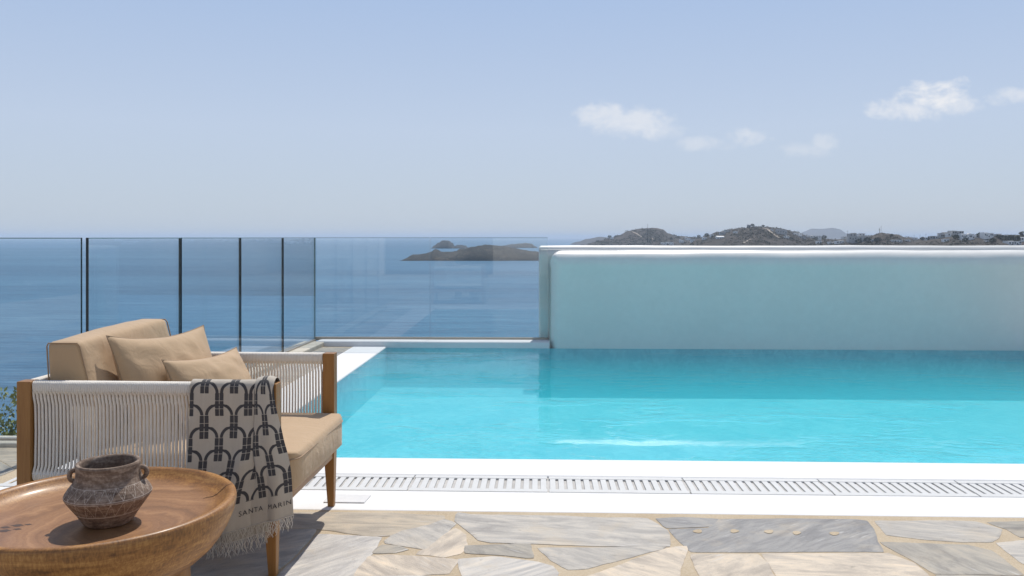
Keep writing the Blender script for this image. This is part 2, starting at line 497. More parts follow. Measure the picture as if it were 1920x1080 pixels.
# pot clay with incised white lines
m_, n_, p = material('incised_clay'); M_clay = m_
O = n_.obj()
ink = n_.attr('ink').outputs['Fac']
a = n_.noise(n_.mapv(O, (30, 30, 110)), 1.0, 5, 0.65); b = n_.noise(O, 120, 4, 0.7); c = n_.noise(O, 18, 4, 0.6)
f = n_.m('ADD', n_.m('MULTIPLY', a, 0.4), n_.m('ADD', n_.m('MULTIPLY', b, 0.3), n_.m('MULTIPLY', c, 0.3)))
clay = n_.ramp(f, [(0.36, (0.080, 0.047, 0.031)), (0.49, (0.190, 0.130, 0.092)), (0.60, (0.36, 0.275, 0.21)), (0.72, (0.53, 0.45, 0.38))])
inkm = n_.m('MULTIPLY', n_.sstep(ink, 0.35, 0.65), n_.sstep(b, 0.30, 0.5, 0.35, 1.0))
n_.put(p.inputs['Base Color'], n_.mix(n_.m('MULTIPLY', inkm, 0.75), clay, (0.58, 0.49, 0.41)))
p.inputs['Roughness'].default_value = 0.85
n_.put(p.inputs['Normal'], n_.bump(n_.m('SUBTRACT', f, n_.m('MULTIPLY', inkm, 0.3)), 0.45, 0.004))

# towel
m_, n_, p = material('woven_linen'); M_towel = m_
O = n_.obj()
ink = n_.attr('ink').outputs['Fac']
wv = n_.noise(n_.mapv(O, (900, 900, 260)), 1, 2); sl = n_.noise(n_.mapv(O, (40, 40, 5)), 2, 4, 0.6)
edge = n_.m('ADD', ink, n_.m('MULTIPLY', n_.m('SUBTRACT', wv, 0.5), 0.0012))
mk = n_.sstep(edge, -0.0010, 0.0010, 1.0, 0.0)
lin = n_.mix(n_.m('ADD', n_.m('MULTIPLY', wv, 0.5), n_.m('MULTIPLY', sl, 0.5)), (0.42, 0.365, 0.29), (0.61, 0.54, 0.445))
chl = n_.mix(wv, (0.026, 0.025, 0.028), (0.10, 0.092, 0.090))
n_.put(p.inputs['Base Color'], n_.mix(mk, lin, chl)); p.inputs['Roughness'].default_value = 0.95
p.inputs['Sheen Weight'].default_value = 0.15
n_.put(p.inputs['Normal'], n_.bump(n_.m('ADD', n_.m('MULTIPLY', wv, 0.06), n_.m('ADD', n_.m('MULTIPLY', mk, 0.08), n_.m('MULTIPLY', n_.noise(O, 30, 3), 0.35))), 0.4, 0.01))
M_ink = m_fabric('charcoal_yarn', (0.045, 0.043, 0.048), 0.95)
M_fringe = m_fabric('cotton_fringe', (0.70, 0.64, 0.55), 0.95, 600)

# ------------------------------------------------------------------ setting: sea, hillside, islands, coast
SEA = -50.0
mb = MB()
R_ = 42000.0
ring_n = 96
mb.add([(R_ * cos(2 * pi * i / ring_n), R_ * sin(2 * pi * i / ring_n), SEA) for i in range(ring_n)], [tuple(range(ring_n))])
tag(mb.build('sea', M_sea), kind='structure')


def fbm(x, y, s, o=5, seed=0.0):
    v = 0; a = 1; t = 0
    for i in range(o):
        v += a * noise.noise((x * s + seed, y * s - seed, seed * 1.7)); t += a; a *= 0.55; s *= 2.03
    return v / t


# the slope below the terrace
def rect_d(x, y, x0, x1, y0, y1):
    dx = max(x0 - x, 0, x - x1); dy = max(y0 - y, 0, y - y1)
    return sqrt(dx * dx + dy * dy)
def slope_h(x, y):
    d = min(rect_d(x, y, -9, 10, -14, 4.6), rect_d(x, y, -2.5, 10, 4, 9.4))
    if y < -10: d *= max(0.0, 1 - (-10 - y) / 60)
    h = -0.95 - 0.62 * d
    if d > 0.5: h += fbm(x, y, 0.07, 5) * min(d, 30) * 0.14 + fbm(x, y, 0.5, 3, 3) * min(d, 3) * 0.12
    return max(h, SEA - 6)
mb = MB()
NX = 130
def ax(i, N):
    t = (i / (N - 1) - 0.5) * 2
    return 150 * (0.25 * t + 0.75 * t ** 3)
vs = [(ax(i, NX), ax(j, NX), slope_h(ax(i, NX), ax(j, NX))) for j in range(NX) for i in range(NX)]
fs = [(j * NX + i, j * NX + i + 1, (j + 1) * NX + i + 1, (j + 1) * NX + i) for j in range(NX - 1) for i in range(NX - 1)]
mb.add(vs, fs, 0, True)
tag(mb.build('hillside', M_slope), kind='structure')


def interp(pts, x):
    if x <= pts[0][0]: return pts[0][1]
    for (a, ya), (b, yb) in zip(pts, pts[1:]):
        if x <= b:
            t = (x - a) / (b - a); t = t * t * (3 - 2 * t)
            return ya + (yb - ya) * t
    return pts[-1][1]


def ridge(px_pts, D):
    """survey a skyline drawn in the photograph as real heights at distance D"""
    return [((px - 960) / F * D, H + (445 - py) / F * D) for px, py in px_pts]


def build_land(name, layers, x0, x1, y0, y1, nx, ny, mat, seed, amp=1.0):
    def h(x, y):
        z = SEA - 8
        for pts, D, sg in layers:
            # follow the view ray so that the crest keeps its outline over the depth of the hill
            zr = interp(pts, x * D / y) if y > 10 else SEA
            e = exp(-((y - D) / sg) ** 2)
            z = max(z, (SEA - 8) + (zr - (SEA - 8)) * e)
        k = min(1.0, max(0.0, (z - SEA) / 18))
        return z + (fbm(x, y, 0.006, 6, seed) * 9 + fbm(x, y, 0.045, 4, seed + 5) * 2.4) * k * amp
    mb = MB()
    vs = []
    for j in range(ny):
        y = y0 + (y1 - y0) * j / (ny - 1)
        for i in range(nx):
            x = x0 + (x1 - x0) * i / (nx - 1)
            vs.append((x, y, h(x, y)))
    fs = [(j * nx + i, j * nx + i + 1, (j + 1) * nx + i + 1, (j + 1) * nx + i) for j in range(ny - 1) for i in range(nx - 1)]
    mb.add(vs, fs, 0, True)
    o = mb.build(name, mat)
    return o, h


L = [(ridge([(1040, 474), (1075, 464), (1095, 460), (1118, 453), (1140, 447), (1160, 442), (1180, 433), (1200, 429), (1225, 427.5), (1242, 430), (1254, 438), (1268, 443), (1300, 446), (1400, 452), (1500, 456)], 3000), 3000, 420),
     (ridge([(1170, 505), (1240, 480), (1285, 456), (1310, 446), (1325, 441), (1345, 434), (1370, 429), (1395, 427), (1410, 424), (1440, 425), (1462, 428), (1490, 433), (1512, 440), (1540, 447), (1600, 452), (1700, 460)], 2000), 2000, 300),
     (ridge([(1310, 510), (1380, 474), (1480, 462), (1540, 454), (1590, 449), (1632, 444), (1655, 438), (1680, 441), (1700, 447), (1740, 452), (1800, 455), (1950, 455)], 1500), 1500, 240),
     (ridge([(1470, 530), (1560, 480), (1680, 462), (1720, 453), (1750, 448), (1790, 444), (1830, 443), (1870, 441), (1920, 440), (2000, 437), (2200, 436), (2500, 440)], 1150), 1150, 200),
     (ridge([(1130, 548), (1250, 500), (1400, 480), (1600, 472), (2000, 468), (2600, 464)], 950), 950, 190)]
o, land_h = build_land('coast_hills', L, 60, 1560, 440, 3900, 340, 350, M_land, 2.0)
tag(o, kind='structure')
o, cape_h = build_land('far_cape', [(ridge([(1060, 460), (1085, 453), (1100, 448), (1125, 444), (1145, 446), (1200, 447), (1260, 452)], 6200), 6200, 500)], 350, 1250, 5000, 7300, 90, 40, M_land, 9.0, 0.6)
tag(o, kind='structure')
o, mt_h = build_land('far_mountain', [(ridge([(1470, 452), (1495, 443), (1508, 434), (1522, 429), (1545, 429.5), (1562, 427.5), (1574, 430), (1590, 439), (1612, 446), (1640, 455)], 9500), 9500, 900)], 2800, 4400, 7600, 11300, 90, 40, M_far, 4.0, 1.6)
tag(o, kind='structure')


def island(name, pts, D, water_y, depth, seed, rough=1.0):
    """an island whose shore lies at distance D; pts are crest points (px, py)"""
    Ds = F * (H - SEA) / (water_y - 445)
    x0 = (pts[0][0] - 960) / F * Ds; x1 = (pts[-1][0] - 960) / F * Ds
    cr = [((px - 960) / F * Ds, (H + (445 - py) / F * Ds) - SEA) for px, py in pts]
    nx, ny = 150, 46
    mb = MB(); vs = []
    for j in range(ny):
        t = j / (ny - 1) * 2 - 1
        for i in range(nx):
            x = x0 + (x1 - x0) * i / (nx - 1)
            hh = max(0.0, interp(cr, x))
            y = Ds + depth * (0.5 + 0.5 * t) + fbm(x, 0, 0.01, 3, seed) * depth * 0.12
            prof = max(0.0, 1 - abs(t) ** 2.2) ** 0.75
            z = hh * prof
            k = min(1, hh / 12) * prof
            z += (fbm(x, y, 0.03, 5, seed) * 7 + fbm(x, y, 0.12, 4, seed + 2) * 3.0) * k * rough
            vs.append((x, y, SEA - 1.5 + max(0, z) + (1.5 if prof > 0 else 0)))
    fs = [(j * nx + i, j * nx + i + 1, (j + 1) * nx + i + 1, (j + 1) * nx + i) for j in range(ny - 1) for i in range(nx - 1)]
    mb.add(vs, fs, 0, True)
    return tag(mb.build(name, M_rock), kind='structure')
island('island', [(748, 489), (756, 485), (763, 480), (775, 479), (790, 476), (802, 473), (808, 468), (813, 470), (820, 474), (835, 474), (850, 472), (858, 467), (866, 467), (884, 464), (895, 462), (910, 460), (925, 461), (945, 463), (965, 467), (985, 470), (1003, 473), (1030, 478), (1060, 489)], 0, 489, 190, 3.3, 0.55)
island('islet', [(806, 466), (812, 461), (820, 455), (828, 451), (838, 451), (845, 455), (850, 462), (855, 460), (862, 460), (870, 461), (878, 466)], 0, 466, 160, 6.1, 0.8)
island('islet', [(934, 465), (944, 461), (962, 458.5), (985, 456), (997, 458), (1004, 462), (1010, 465)], 0, 465, 160, 8.7, 0.8)


def on_land(px, py):
    """first point of the coast hit by the line of sight through a photograph pixel"""
    tx_, tz_ = (px - 960) / F, (445 - py) / F
    y = 700.0
    while y < 3600:
        if land_h(tx_ * y, y) >= H + tz_ * y: return (tx_ * y, y)
        y += 8
    return None


# houses on the far coast: (px left, px right, py top, py bottom, walls, windows, label)
HG = 'houses scattered over the far coast'
far_houses = [
 (1145, 1151, 445, 449, 'w', 1, 'tiny white house alone on the left shoulder of the masted hill'),
 (1240, 1250, 455, 459, 'w', 2, 'low pale house at the foot of the masted hill, left of its longer neighbour'),
 (1249, 1263, 454.5, 459, 'w', 3, 'long low pale house at the foot of the masted hill, right of its shorter neighbour'),
 (1274, 1282, 450, 456, 'w', 2, 'small white house in the saddle between the two hills'),
 (1285, 1294, 446, 451, 'w', 2, 'white house higher in the saddle, right of the small white house'),
 (1344, 1358, 444, 449, 's', 3, 'bright white house on the left flank of the tracked hill'),
 (1350, 1361, 436, 441, 'g', 3, 'grey stone house high on the left slope of the tracked hill'),
 (1360, 1370, 431.5, 436, 'g', 2, 'grey stone house just under the left crest of the tracked hill'),
 (1402, 1408, 422, 427, 'g', 1, 'small stone house on the very top of the tracked hill'),
 (1446, 1450, 429, 433, 'w', 1, 'tiny white cube house right of the pale dirt track'),
 (1457, 1476, 431, 440, 'g', 4, 'long grey terrace of houses on the right crest of the tracked hill'),
 (1489, 1504, 437, 442, 'w', 3, 'pale house below the right crest, over the far blue mountain'),
 (1494, 1512, 443, 447, 'g', 4, 'low grey house at the right foot of the tracked hill'),
 (1514, 1540, 442.5, 448, 'w', 5, 'long low white house in front of the far blue mountain'),
 (1555, 1567, 453.5, 457.5, 'w', 2, 'flat white shed just above the pool wall, left of the small two-storey house'),
 (1569, 1583, 452, 457.5, 'w', 3, 'small white house just above the pool wall, right of the flat shed'),
 (1580, 1589, 444, 448, 'w', 1, 'small white cube house left of the big grey block'),
 (1592, 1632, 443.5, 455, 'g', 8, 'big wide grey block on the plain before the mound'),
 (1593, 1606, 433.5, 441, 'b', 2, 'brown stone house standing on the ridge behind the big grey block'),
 (1672, 1692, 450, 454.5, 'w', 4, 'low white house at the right foot of the mound'),
 (1713, 1721, 446, 450, 'w', 1, 'tiny pale house at the left tip of the village ridge'),
 (1744, 1753, 443, 448, 'b', 2, 'brown house left of a small bright one on the village ridge'),
 (1752, 1760, 443, 448, 'w', 1, 'small bright house right of a brown one on the village ridge'),
 (1764, 1777, 437, 446, 'g', 4, 'grey house with dark openings, leftmost of the tall village houses'),
 (1776, 1784, 438, 444.5, 'w', 1, 'bright white house squeezed right of the grey one with dark openings'),
 (1786, 1807, 434, 442.5, 'g', 5, 'highest and widest pale house on the village ridge'),
 (1803, 1817, 440, 451, 'w', 5, 'two-storey cream house below the highest village house'),
 (1817, 1827, 439, 450, 'w', 3, 'narrow cream house joined to the right of the two-storey cream house'),
 (1846, 1863, 437.5, 448, 'w', 5, 'cream house between two dark trees on the village ridge'),
 (1868, 1878, 439, 446, 'g', 2, 'grey house half hidden behind dark trees right of the cream house'),
 (1892, 1915, 453, 461, 'w', 5, 'low bright white house nearest the pool wall at its right end'),
 (1913, 1930, 446, 455, 'w', 2, 'white cube house rising behind the low one at the right end'),
]
# more cubes of the village, each described by the houses round it
far_houses += [
 (1296, 1303, 449, 453, 'w', 2, 'small white house in the saddle, nearest the left foot of the tracked hill'),
 (1318, 1325, 445.5, 450, 'w', 2, 'white house at the left foot of the tracked hill, left of the bright one'),
 (1332, 1338, 440, 444, 'w', 1, 'tiny white house on the lower left slope of the tracked hill'),
 (1376, 1383, 434, 438, 'w', 1, 'tiny white house under the top of the tracked hill'),
 (1470, 1480, 443, 447.5, 'w', 2, 'white house below the long grey terrace, right of the dirt track'),
 (1532, 1541, 452, 457, 'w', 2, 'white house just above the pool wall, left of the flat white shed'),
 (1610, 1622, 436.5, 441, 'w', 2, 'white house on the ridge right of the brown stone house'),
 (1634, 1643, 449, 454, 'w', 2, 'white house touching the right end of the big grey block'),
 (1699, 1707, 449.5, 453.5, 'w', 1, 'white hut between the mound and the village ridge'),
 (1728, 1736, 445.5, 449.5, 'w', 2, 'white house left of the brown village house'),
 (1770, 1780, 448.5, 453, 'w', 2, 'white house low on the village slope, below the grey one with dark openings'),
 (1829, 1837, 441, 446, 'w', 1, 'white house left of the cream house between the dark trees'),
 (1850, 1862, 451, 455.5, 'w', 3, 'low white house in front of the cream house between the dark trees'),
 (1880, 1889, 441.5, 446.5, 'w', 2, 'white house on the ridge right of the half hidden grey one'),
]
for (xa, xb, ya, yb, kind, nwin, lab) in far_houses:
    pt = on_land((xa + xb) / 2, yb)
    yg = yb
    while pt is None and yg < 470:
        yg += 0.5; pt = on_land((xa + xb) / 2, yg)
    X, Y = pt
    w_ = (xb - xa) / F * Y; zt = H + (445 - ya) / F * Y; zb = H + (445 - max(yb, yg - 2)) / F * Y
    hgt_ = (yb - ya) / F * Y; dp = max(6.0, min(w_, 14))
    root = empty('village_house', (X, Y, zb), 0.0, lab, 'house', HG)
    mat = {'w': M_house, 's': M_house, 'g': M_stonehouse, 'b': M_stonehouse}[kind]
    mb = MB(); mb.box(-w_ / 2, w_ / 2, 0, dp, -3, hgt_)
    if kind != 's' and hgt_ > 5:      # stepped cubic outline
        s_ = random.choice((-1, 1))
        mb.box(s_ * w_ / 2 - (w_ * 0.42 if s_ > 0 else 0), s_ * w_ / 2 + (0 if s_ > 0 else w_ * 0.42), 1.3, dp - 1, hgt_, hgt_ + hgt_ * 0.18)
    mb.build('wall', mat, root)
    mb = MB()
    if kind == 's':
        mb.add([(-w_ / 2 - .3, -.3, hgt_), (w_ / 2 + .3, -.3, hgt_), (w_ / 2 + .3, dp + .3, hgt_), (-w_ / 2 - .3, dp + .3, hgt_), (-w_ / 2, dp / 2, hgt_ + 2), (w_ / 2, dp / 2, hgt_ + 2)], [(0, 1, 5, 4), (2, 3, 4, 5), (1, 2, 5), (3, 0, 4), (3, 2, 1, 0)])
    else:
        t = 0.35
        mb.box(-w_ / 2 - .15, w_ / 2 + .15, -.15, t, hgt_ - .05, hgt_ + .5)
    mb.build('roof' if kind == 's' else 'parapet', mat, root)
    for k in range(nwin):
        cxw = -w_ / 2 + w_ * (k + 0.5) / nwin + random.uniform(-.3, .3)
        ww = min(0.9, w_ / nwin * 0.28); zz = hgt_ * random.choice((0.3, 0.5, 0.62)) if hgt_ > 4.5 else hgt_ * 0.35
        mb = MB(); mb.box(cxw - ww, cxw + ww, -0.06, 0.05, zz, zz + min(2.0, hgt_ * 0.36))
        mb.build('window', M_dark, root)


def leaf_cloud(mb, cen, rad, count, size, rng, gap=0.0, attr=None):
    """many small leaf faces through an uneven crown"""
    for _ in range(count):
        while True:
            d = Vector((rng.uniform(-1, 1), rng.uniform(-1, 1), rng.uniform(-1, 1)))
            if 0.05 < d.length <= 1: break
        d = d.normalized() * d.length ** 0.45
        nn = noise.noise(d * 1.9 + Vector(cen) * 0.7)
        d *= 1 + 0.35 * nn
        if gap and noise.noise(d * 3.1 + Vector(cen)) < -gap: continue
        pnt = Vector(cen) + Vector((d.x * rad[0], d.y * rad[1], d.z * rad[2]))
        a = Vector((rng.uniform(-1, 1), rng.uniform(-1, 1), rng.uniform(-.4, 1))).normalized()
        b = a.orthogonal().normalized(); b.rotate(Matrix.Rotation(rng.uniform(0, 6.28), 3, a)); c = a.cross(b)
        s = size * rng.uniform(0.6, 1.3)
        mb.add([pnt - b * s, pnt - c * s * .45 + a * s * .1, pnt + b * s, pnt + c * s * .45 + a * s * .1], [(0, 1, 2, 3)])
        if attr is not None:
            r = min(1, max(0, 0.5 + 0.35 * nn + rng.uniform(-.4, .4)))
            attr += [r] * 4


def set_attr(o, name, vals):
    at = o.data.attributes.new(name, 'FLOAT', 'POINT')
    at.data.foreach_set('value', vals)


TG = 'dark trees scattered over the far coast'
far_trees = [(1836, 447, 8), (1843, 446, 7), (1872, 447, 6), (1888, 455, 12), (1903, 455, 13), (1918, 444, 9), (1562, 446, 8), (1576, 445, 8), (1484, 451, 6), (1325, 444, 6), (1310, 446, 5), (1143, 447, 5), (1120, 455, 4),
             (1411, 425, 5), (1431, 426, 4), (1610, 457, 8), (1626, 456, 9), (1645, 455, 9), (1672, 445, 5), (1730, 451, 6), (1740, 451, 5), (1792, 449, 8), (1810, 455, 7), (1880, 452, 8), (1862, 456, 9), (1545, 449, 7), (1530, 450, 5), (1258, 449, 4), (1272, 447, 4)]
tree_lab = 'small dark round tree on the far coast hills'
for (px, py, sz) in far_trees:
    pt = on_land(px, py)
    if pt is None: continue
    X, Y = pt
    r = sz / F * Y * 0.62
    root = empty('far_tree', (X, Y, land_h(X, Y)), 0, tree_lab, 'tree', TG)
    at = []; mb = MB(); leaf_cloud(mb, (0, 0, r * 0.95), (r * 1.15, r * 1.1, r * 0.75), 170, r * 0.30, random, 0.35, at)
    o = mb.build('crown', M_dleaf, root); set_attr(o, 'rnd', at)
    mb = MB(); mb.tube([(0, 0, -2), (0.1, 0, r * 0.5), (0.2, 0.1, r * 0.9)], lambda t: r * 0.09 * (1 - .5 * t), 6); mb.build('trunk', M_bark, root)

# scrub too fine to count
mb = MB(); at = []
cnt = 0
rng = random.Random(11)
while cnt < 2600:
    px = rng.uniform(1085, 1925); py = rng.uniform(424, 461)
    pt = on_land(px, py)
    if pt is None: continue
    X, Y = pt
    if fbm(X, Y, 0.012, 3, 4) < rng.uniform(-.25, .2): continue
    r = rng.uniform(0.7, 2.0) * Y / 1500
    leaf_cloud(mb, (X, Y, land_h(X, Y) + r * .3), (r * 1.5, r * 1.3, r * .7), 12, r * .55, rng, 0, at)
    cnt += 1
o = mb.build('scrub', M_dleaf); set_attr(o, 'rnd', at); tag(o, kind='stuff')

# dirt tracks laid on the hills
def track(pts, w_, name='dirt_track'):
    mb = MB(); vs = []
    P_ = []
    for (a, b) in zip(pts, pts[1:]):
        for k in range(12):
            t = k / 12; P_.append((a[0] + (b[0] - a[0]) * t, a[1] + (b[1] - a[1]) * t))
    P_.append(pts[-1])
    last = []
    for (px, py) in P_:
        q = on_land(px, py)
        if q: last.append(Vector((q[0], q[1], 0)))
    for i, q in enumerate(last):
        t = (last[min(i + 1, len(last) - 1)] - last[max(i - 1, 0)]); t.z = 0
        if t.length < 1e-6: t = Vector((1, 0, 0))
        t.normalize(); nrm = Vector((-t.y, t.x, 0)) * w_
        for s in (-1, 1):
            a = q + nrm * s
            vs.append((a.x, a.y, max(land_h(a.x, a.y), land_h(q.x, q.y)) + 0.8))
    mb.add(vs, [(2 * i, 2 * i + 1, 2 * i + 3, 2 * i + 2) for i in range(len(vs) // 2 - 1)])
    tag(mb.build(name, M_path), kind='structure')
track([(1428, 428), (1440, 431), (1447, 438), (1456, 444), (1464, 449)], 2.6)
track([(1394, 457), (1409, 449.5)], 2.2)
track([(1183, 434), (1195, 440), (1204, 445)], 2.2)
track([(1214, 446), (1222, 447), (1225, 450)], 2.4)

# masts and poles on the skyline
def mast(px, ytop, ybot, w_, lab, cat, name, arms=0):
    pt = on_land(px, ybot) or ((px - 960) / F * 1500, 1500)
    X, Y = pt
    root = empty(name, (X, Y, land_h(X, Y) - 1), 0, lab, cat, 'masts and poles on the far skyline')
    h_ = H + (445 - ytop) / F * Y - land_h(X, Y) + 1
    mb = MB(); mb.tube([(0, 0, 0), (0, 0, h_)], lambda t: w_ * (1 - .5 * t), 8); mb.build('shaft', M_pole, root)
    mb = MB()
    if arms:
        for k in range(arms):
            z = h_ * (0.94 - 0.07 * k); mb.box(-w_ * 5, w_ * 5, -w_ * .3, w_ * .3, z, z + w_ * .7)
        mb.build('crossarm', M_pole, root)
    else:
        mb.box(-w_ * 1.3, w_ * 1.3, -w_ * 1.3, w_ * 1.3, h_ * 0.6, h_ * 0.72); mb.build('antenna', M_pole, root)
mast(1214.5, 419.5, 428, 0.45, 'thin radio mast on top of the leftmost hill', 'mast', 'radio_mast')
mast(1649, 427, 438, 0.5, 'thick antenna mast on the mound right of the big grey block', 'mast', 'radio_mast')
mast(1652, 424, 438, 0.25, 'slim pole beside the thick antenna mast', 'pole', 'utility_pole', 1)
mast(1589, 432, 442, 0.25, 'utility pole left of the brown stone house', 'pole', 'utility_pole', 2)
mast(1714, 440, 449, 0.22, 'utility pole at the left tip of the village ridge', 'pole', 'utility_pole', 2)
mast(1725, 440, 449, 0.22, 'second utility pole from the left tip of the village ridge', 'pole', 'utility_pole', 2)
mast(1736, 438, 448, 0.22, 'utility pole just left of the brown village house', 'pole', 'utility_pole', 2)

# ------------------------------------------------------------------ the air over the sea
m_ = bpy.data.materials.new('air'); m_.use_nodes = True
n_ = NT(m_.node_tree); n_.n.clear()
pv_ = n_.node('ShaderNodeVolumePrincipled'); pv_.inputs['Density'].default_value = HAZE
n_.put(pv_.inputs['Color'], (0.80, 0.87, 0.97)); pv_.inputs['Anisotropy'].default_value = 0.0
out = n_.node('ShaderNodeOutputMaterial'); n_.l.new(pv_.outputs[0], out.inputs['Volume'])
mb = MB(); mb.box(-45000, 45000, -45000, 45000, SEA - 9, 75)
tag(mb.build('haze', m_), kind='stuff')

# ------------------------------------------------------------------ terrace: mortar bed, flagstones, white bands, kerbs
PU0, PU1, PV0, PV1 = -1.56, 4.88, 4.17, 8.40      # pool rectangle
BAND = 3.36                                        # edge between white band and flagstones
GR0, GR1 = 3.63, 3.875                             # grating channel
LB = -1.90                                         # outer edge of the white band left of the pool
GL_A = Vector((-2.02, 8.60, 0)); GL_B = Vector((-2.257, 4.45, 0))   # corners of the glass return


def quad_uv(mb, u0, u1, v0, v1, z, mi=0):
    mb.add([uv(u0, v0, z), uv(u1, v0, z), uv(u1, v1, z), uv(u0, v1, z)], [(0, 1, 2, 3)], mi)
def box_uv(mb, u0, u1, v0, v1, z0, z1, mi=0):
    vs = [uv(u, v, z) for z in (z0, z1) for v in (v0, v1) for u in (u0, u1)]
    mb.add(vs, [(0, 2, 3, 1), (4, 5, 7, 6), (0, 1, 5, 4), (2, 6, 7, 3), (0, 4, 6, 2), (1, 3, 7, 5)], mi)

mb = MB()
quad_uv(mb, -9, 10, -12, BAND + .02, -0.0025)
quad_uv(mb, -9, -2.38, BAND + .02, 4.45, -0.0025)
quad_uv(mb, -2.38, LB + .02, 4.10, 8.7, -0.0025)
quad_uv(mb, PU1 + .38, 10, BAND + .02, 9.2, -0.0025)
tag(mb.build('mortar_bed', M_mortar), kind='structure')

stones_px = []
def A_(pts): return [(520 + x / 4.8, 940 + y / 4.8) for x, y in pts]
def B_(pts): return [(860 + x / 4.8, 940 + y / 4.8) for x, y in pts]
def C_(pts): return [(1200 + x / 4.8, 940 + y / 4.8) for x, y in pts]
def D_(pts): return [(1540 + x / 5.053, 940 + y / 5.053) for x, y in pts]
brown, grey, pale, cream, blue, dgrey = (0.45, 0.39, 0.305), (0.46, 0.435, 0.395), (0.54, 0.52, 0.49), (0.57, 0.495, 0.40), (0.30, 0.295, 0.29), (0.35, 0.325, 0.28)
stones_px += [
 (A_([(-700, 110), (480, 104), (1000, 108), (1480, 132), (1490, 152), (1350, 205), (1100, 258), (1020, 298), (880, 306), (780, 295), (620, 275), (470, 250), (300, 240), (-700, 238)]), brown),
 (A_([(390, 300), (915, 325), (840, 450), (720, 600), (650, 700), (590, 800), (-90, 800), (10, 690), (200, 500)]), pale),
 (A_([(-900, 262), (335, 258), (265, 350), (90, 520), (-70, 640), (-190, 800), (-900, 800)]), grey),
 (A_([(985, 350), (1040, 312), (1130, 268), (1360, 218), (1500, 170), (1590, 198), (1480, 300), (1330, 420), (1200, 398), (990, 365)]), grey),
 (A_([(1605, 245), (1680, 300), (1690, 400), (1640, 460), (1500, 492), (1380, 472), (1275, 470), (1370, 418), (1500, 312)]), cream),
 (A_([(870, 452), (950, 397), (1080, 407), (1150, 430), (1060, 448)]), dgrey),
 (A_([(800, 502), (1000, 487), (1250, 502), (1600, 530), (1520, 638), (1200, 656), (950, 662), (690, 664), (730, 600)]), cream),
 (A_([(640, 690), (1000, 685), (1300, 680), (1500, 700), (1480, 800), (600, 800)]), pale),
 (B_([(0, 104), (100, 122), (600, 132), (1000, 142), (1450, 152), (1690, 157), (1850, 260), (1876, 300), (1876, 398), (1300, 393), (640, 370), (300, 363), (200, 343), (100, 258), (0, 168)]), grey),
 (B_([(75, 407), (630, 388), (640, 440), (665, 498), (400, 473), (80, 453)]), dgrey),
 (B_([(725, 428), (1100, 423), (1830, 413), (1500, 498), (1150, 586), (1000, 596), (850, 520)]), grey),
 (B_([(18, 522), (300, 504), (700, 548), (820, 585), (865, 640), (875, 720), (800, 830), (125, 830), (55, 640)]), pale),
 (B_([(1150, 682), (1500, 564), (1900, 424), (2040, 404), (2020, 490), (1960, 600), (1940, 720), (1910, 830), (1000, 830)]), cream),
 (C_([(165, 158), (400, 152), (685, 158), (635, 213), (400, 223), (245, 228)]), blue),
 ([(1258, 992.5), (1333, 990.5), (1349, 974.5), (1471, 973.5), (1600, 974.5), (1622, 976.5), (1631, 991), (1648, 1031.5), (1500, 1032), (1408, 1032.5), (1298, 1031.5), (1273, 1009)], blue),
 (C_([(485, 484), (1035, 484), (1130, 560), (1170, 650), (1235, 720), (1245, 830), (620, 830), (525, 600)]), cream),
 ([(1434, 1039.5), (1550, 1039), (1667, 1038.5), (1708, 1055), (1735, 1080), (1752, 1112), (1480, 1112), (1461, 1075)], cream),
 (D_([(525, 188), (1000, 188), (1465, 193), (1680, 260), (1650, 338), (1600, 372), (1300, 372), (1000, 352), (640, 308), (592, 250)]), grey),
 (D_([(1610, 198), (1920, 194), (2300, 204), (2300, 330), (1900, 330), (1780, 258)]), dgrey),
 (D_([(595, 393), (1000, 406), (1400, 423), (1600, 470), (1775, 600), (1890, 688), (1600, 682), (1100, 669), (900, 558), (722, 460)]), dgrey),
 (D_([(1690, 398), (1900, 380), (2300, 375), (2300, 620), (1930, 582), (1785, 482)]), grey),
 (D_([(1120, 704), (1880, 718), (1990, 760), (2050, 860), (1230, 860)]), dgrey),
 (D_([(1985, 660), (2300, 680), (2300, 860), (2100, 860)]), cream),
]
polys = []
for pts, tone in stones_px:
    polys.append(([G(x, y) for x, y in pts], tone))


def clip(poly, a, b, c):          # keep a*x+b*y<=c
    out = []
    for i in range(len(poly)):
        p_, q_ = poly[i], poly[(i + 1) % len(poly)]
        dp, dq = a * p_[0] + b * p_[1] - c, a * q_[0] + b * q_[1] - c
        if dp <= 0: out.append(p_)
        if dp * dq < 0:
            t = dp / (dp - dq); out.append((p_[0] + (q_[0] - p_[0]) * t, p_[1] + (q_[1] - p_[1]) * t))
    return out


def voronoi(u0, u1, v0, v1, step, gap, rng):
    sites = []
    nu = max(1, round((u1 - u0) / step)); nv = max(1, round((v1 - v0) / (step * .7)))
    for i in range(nu):
        for j in range(nv):
            sites.append((u0 + (i + .5 + rng.uniform(-.38, .38)) * (u1 - u0) / nu, v0 + (j + .5 + rng.uniform(-.38, .38)) * (v1 - v0) / nv))
    for k, s in enumerate(sites):
        poly = [(u0, v0), (u1, v0), (u1, v1), (u0, v1)]
        for m2, q in enumerate(sites):
            if m2 == k or abs(q[0] - s[0]) > step * 3 or abs(q[1] - s[1]) > step * 3: continue
            a, b = q[0] - s[0], q[1] - s[1]; l = sqrt(a * a + b * b)
            mx_, my_ = (q[0] + s[0]) / 2, (q[1] + s[1]) / 2
            poly = clip(poly, a / l, b / l, (a * mx_ + b * my_) / l - gap / 2)
            if len(poly) < 3: break
        if len(poly) >= 3:
            polys.append(([uv(*p_)[:2] for p_ in poly], rng.choice((brown, grey, pale, cream, grey, dgrey, blue, cream))))
rng = random.Random(5)
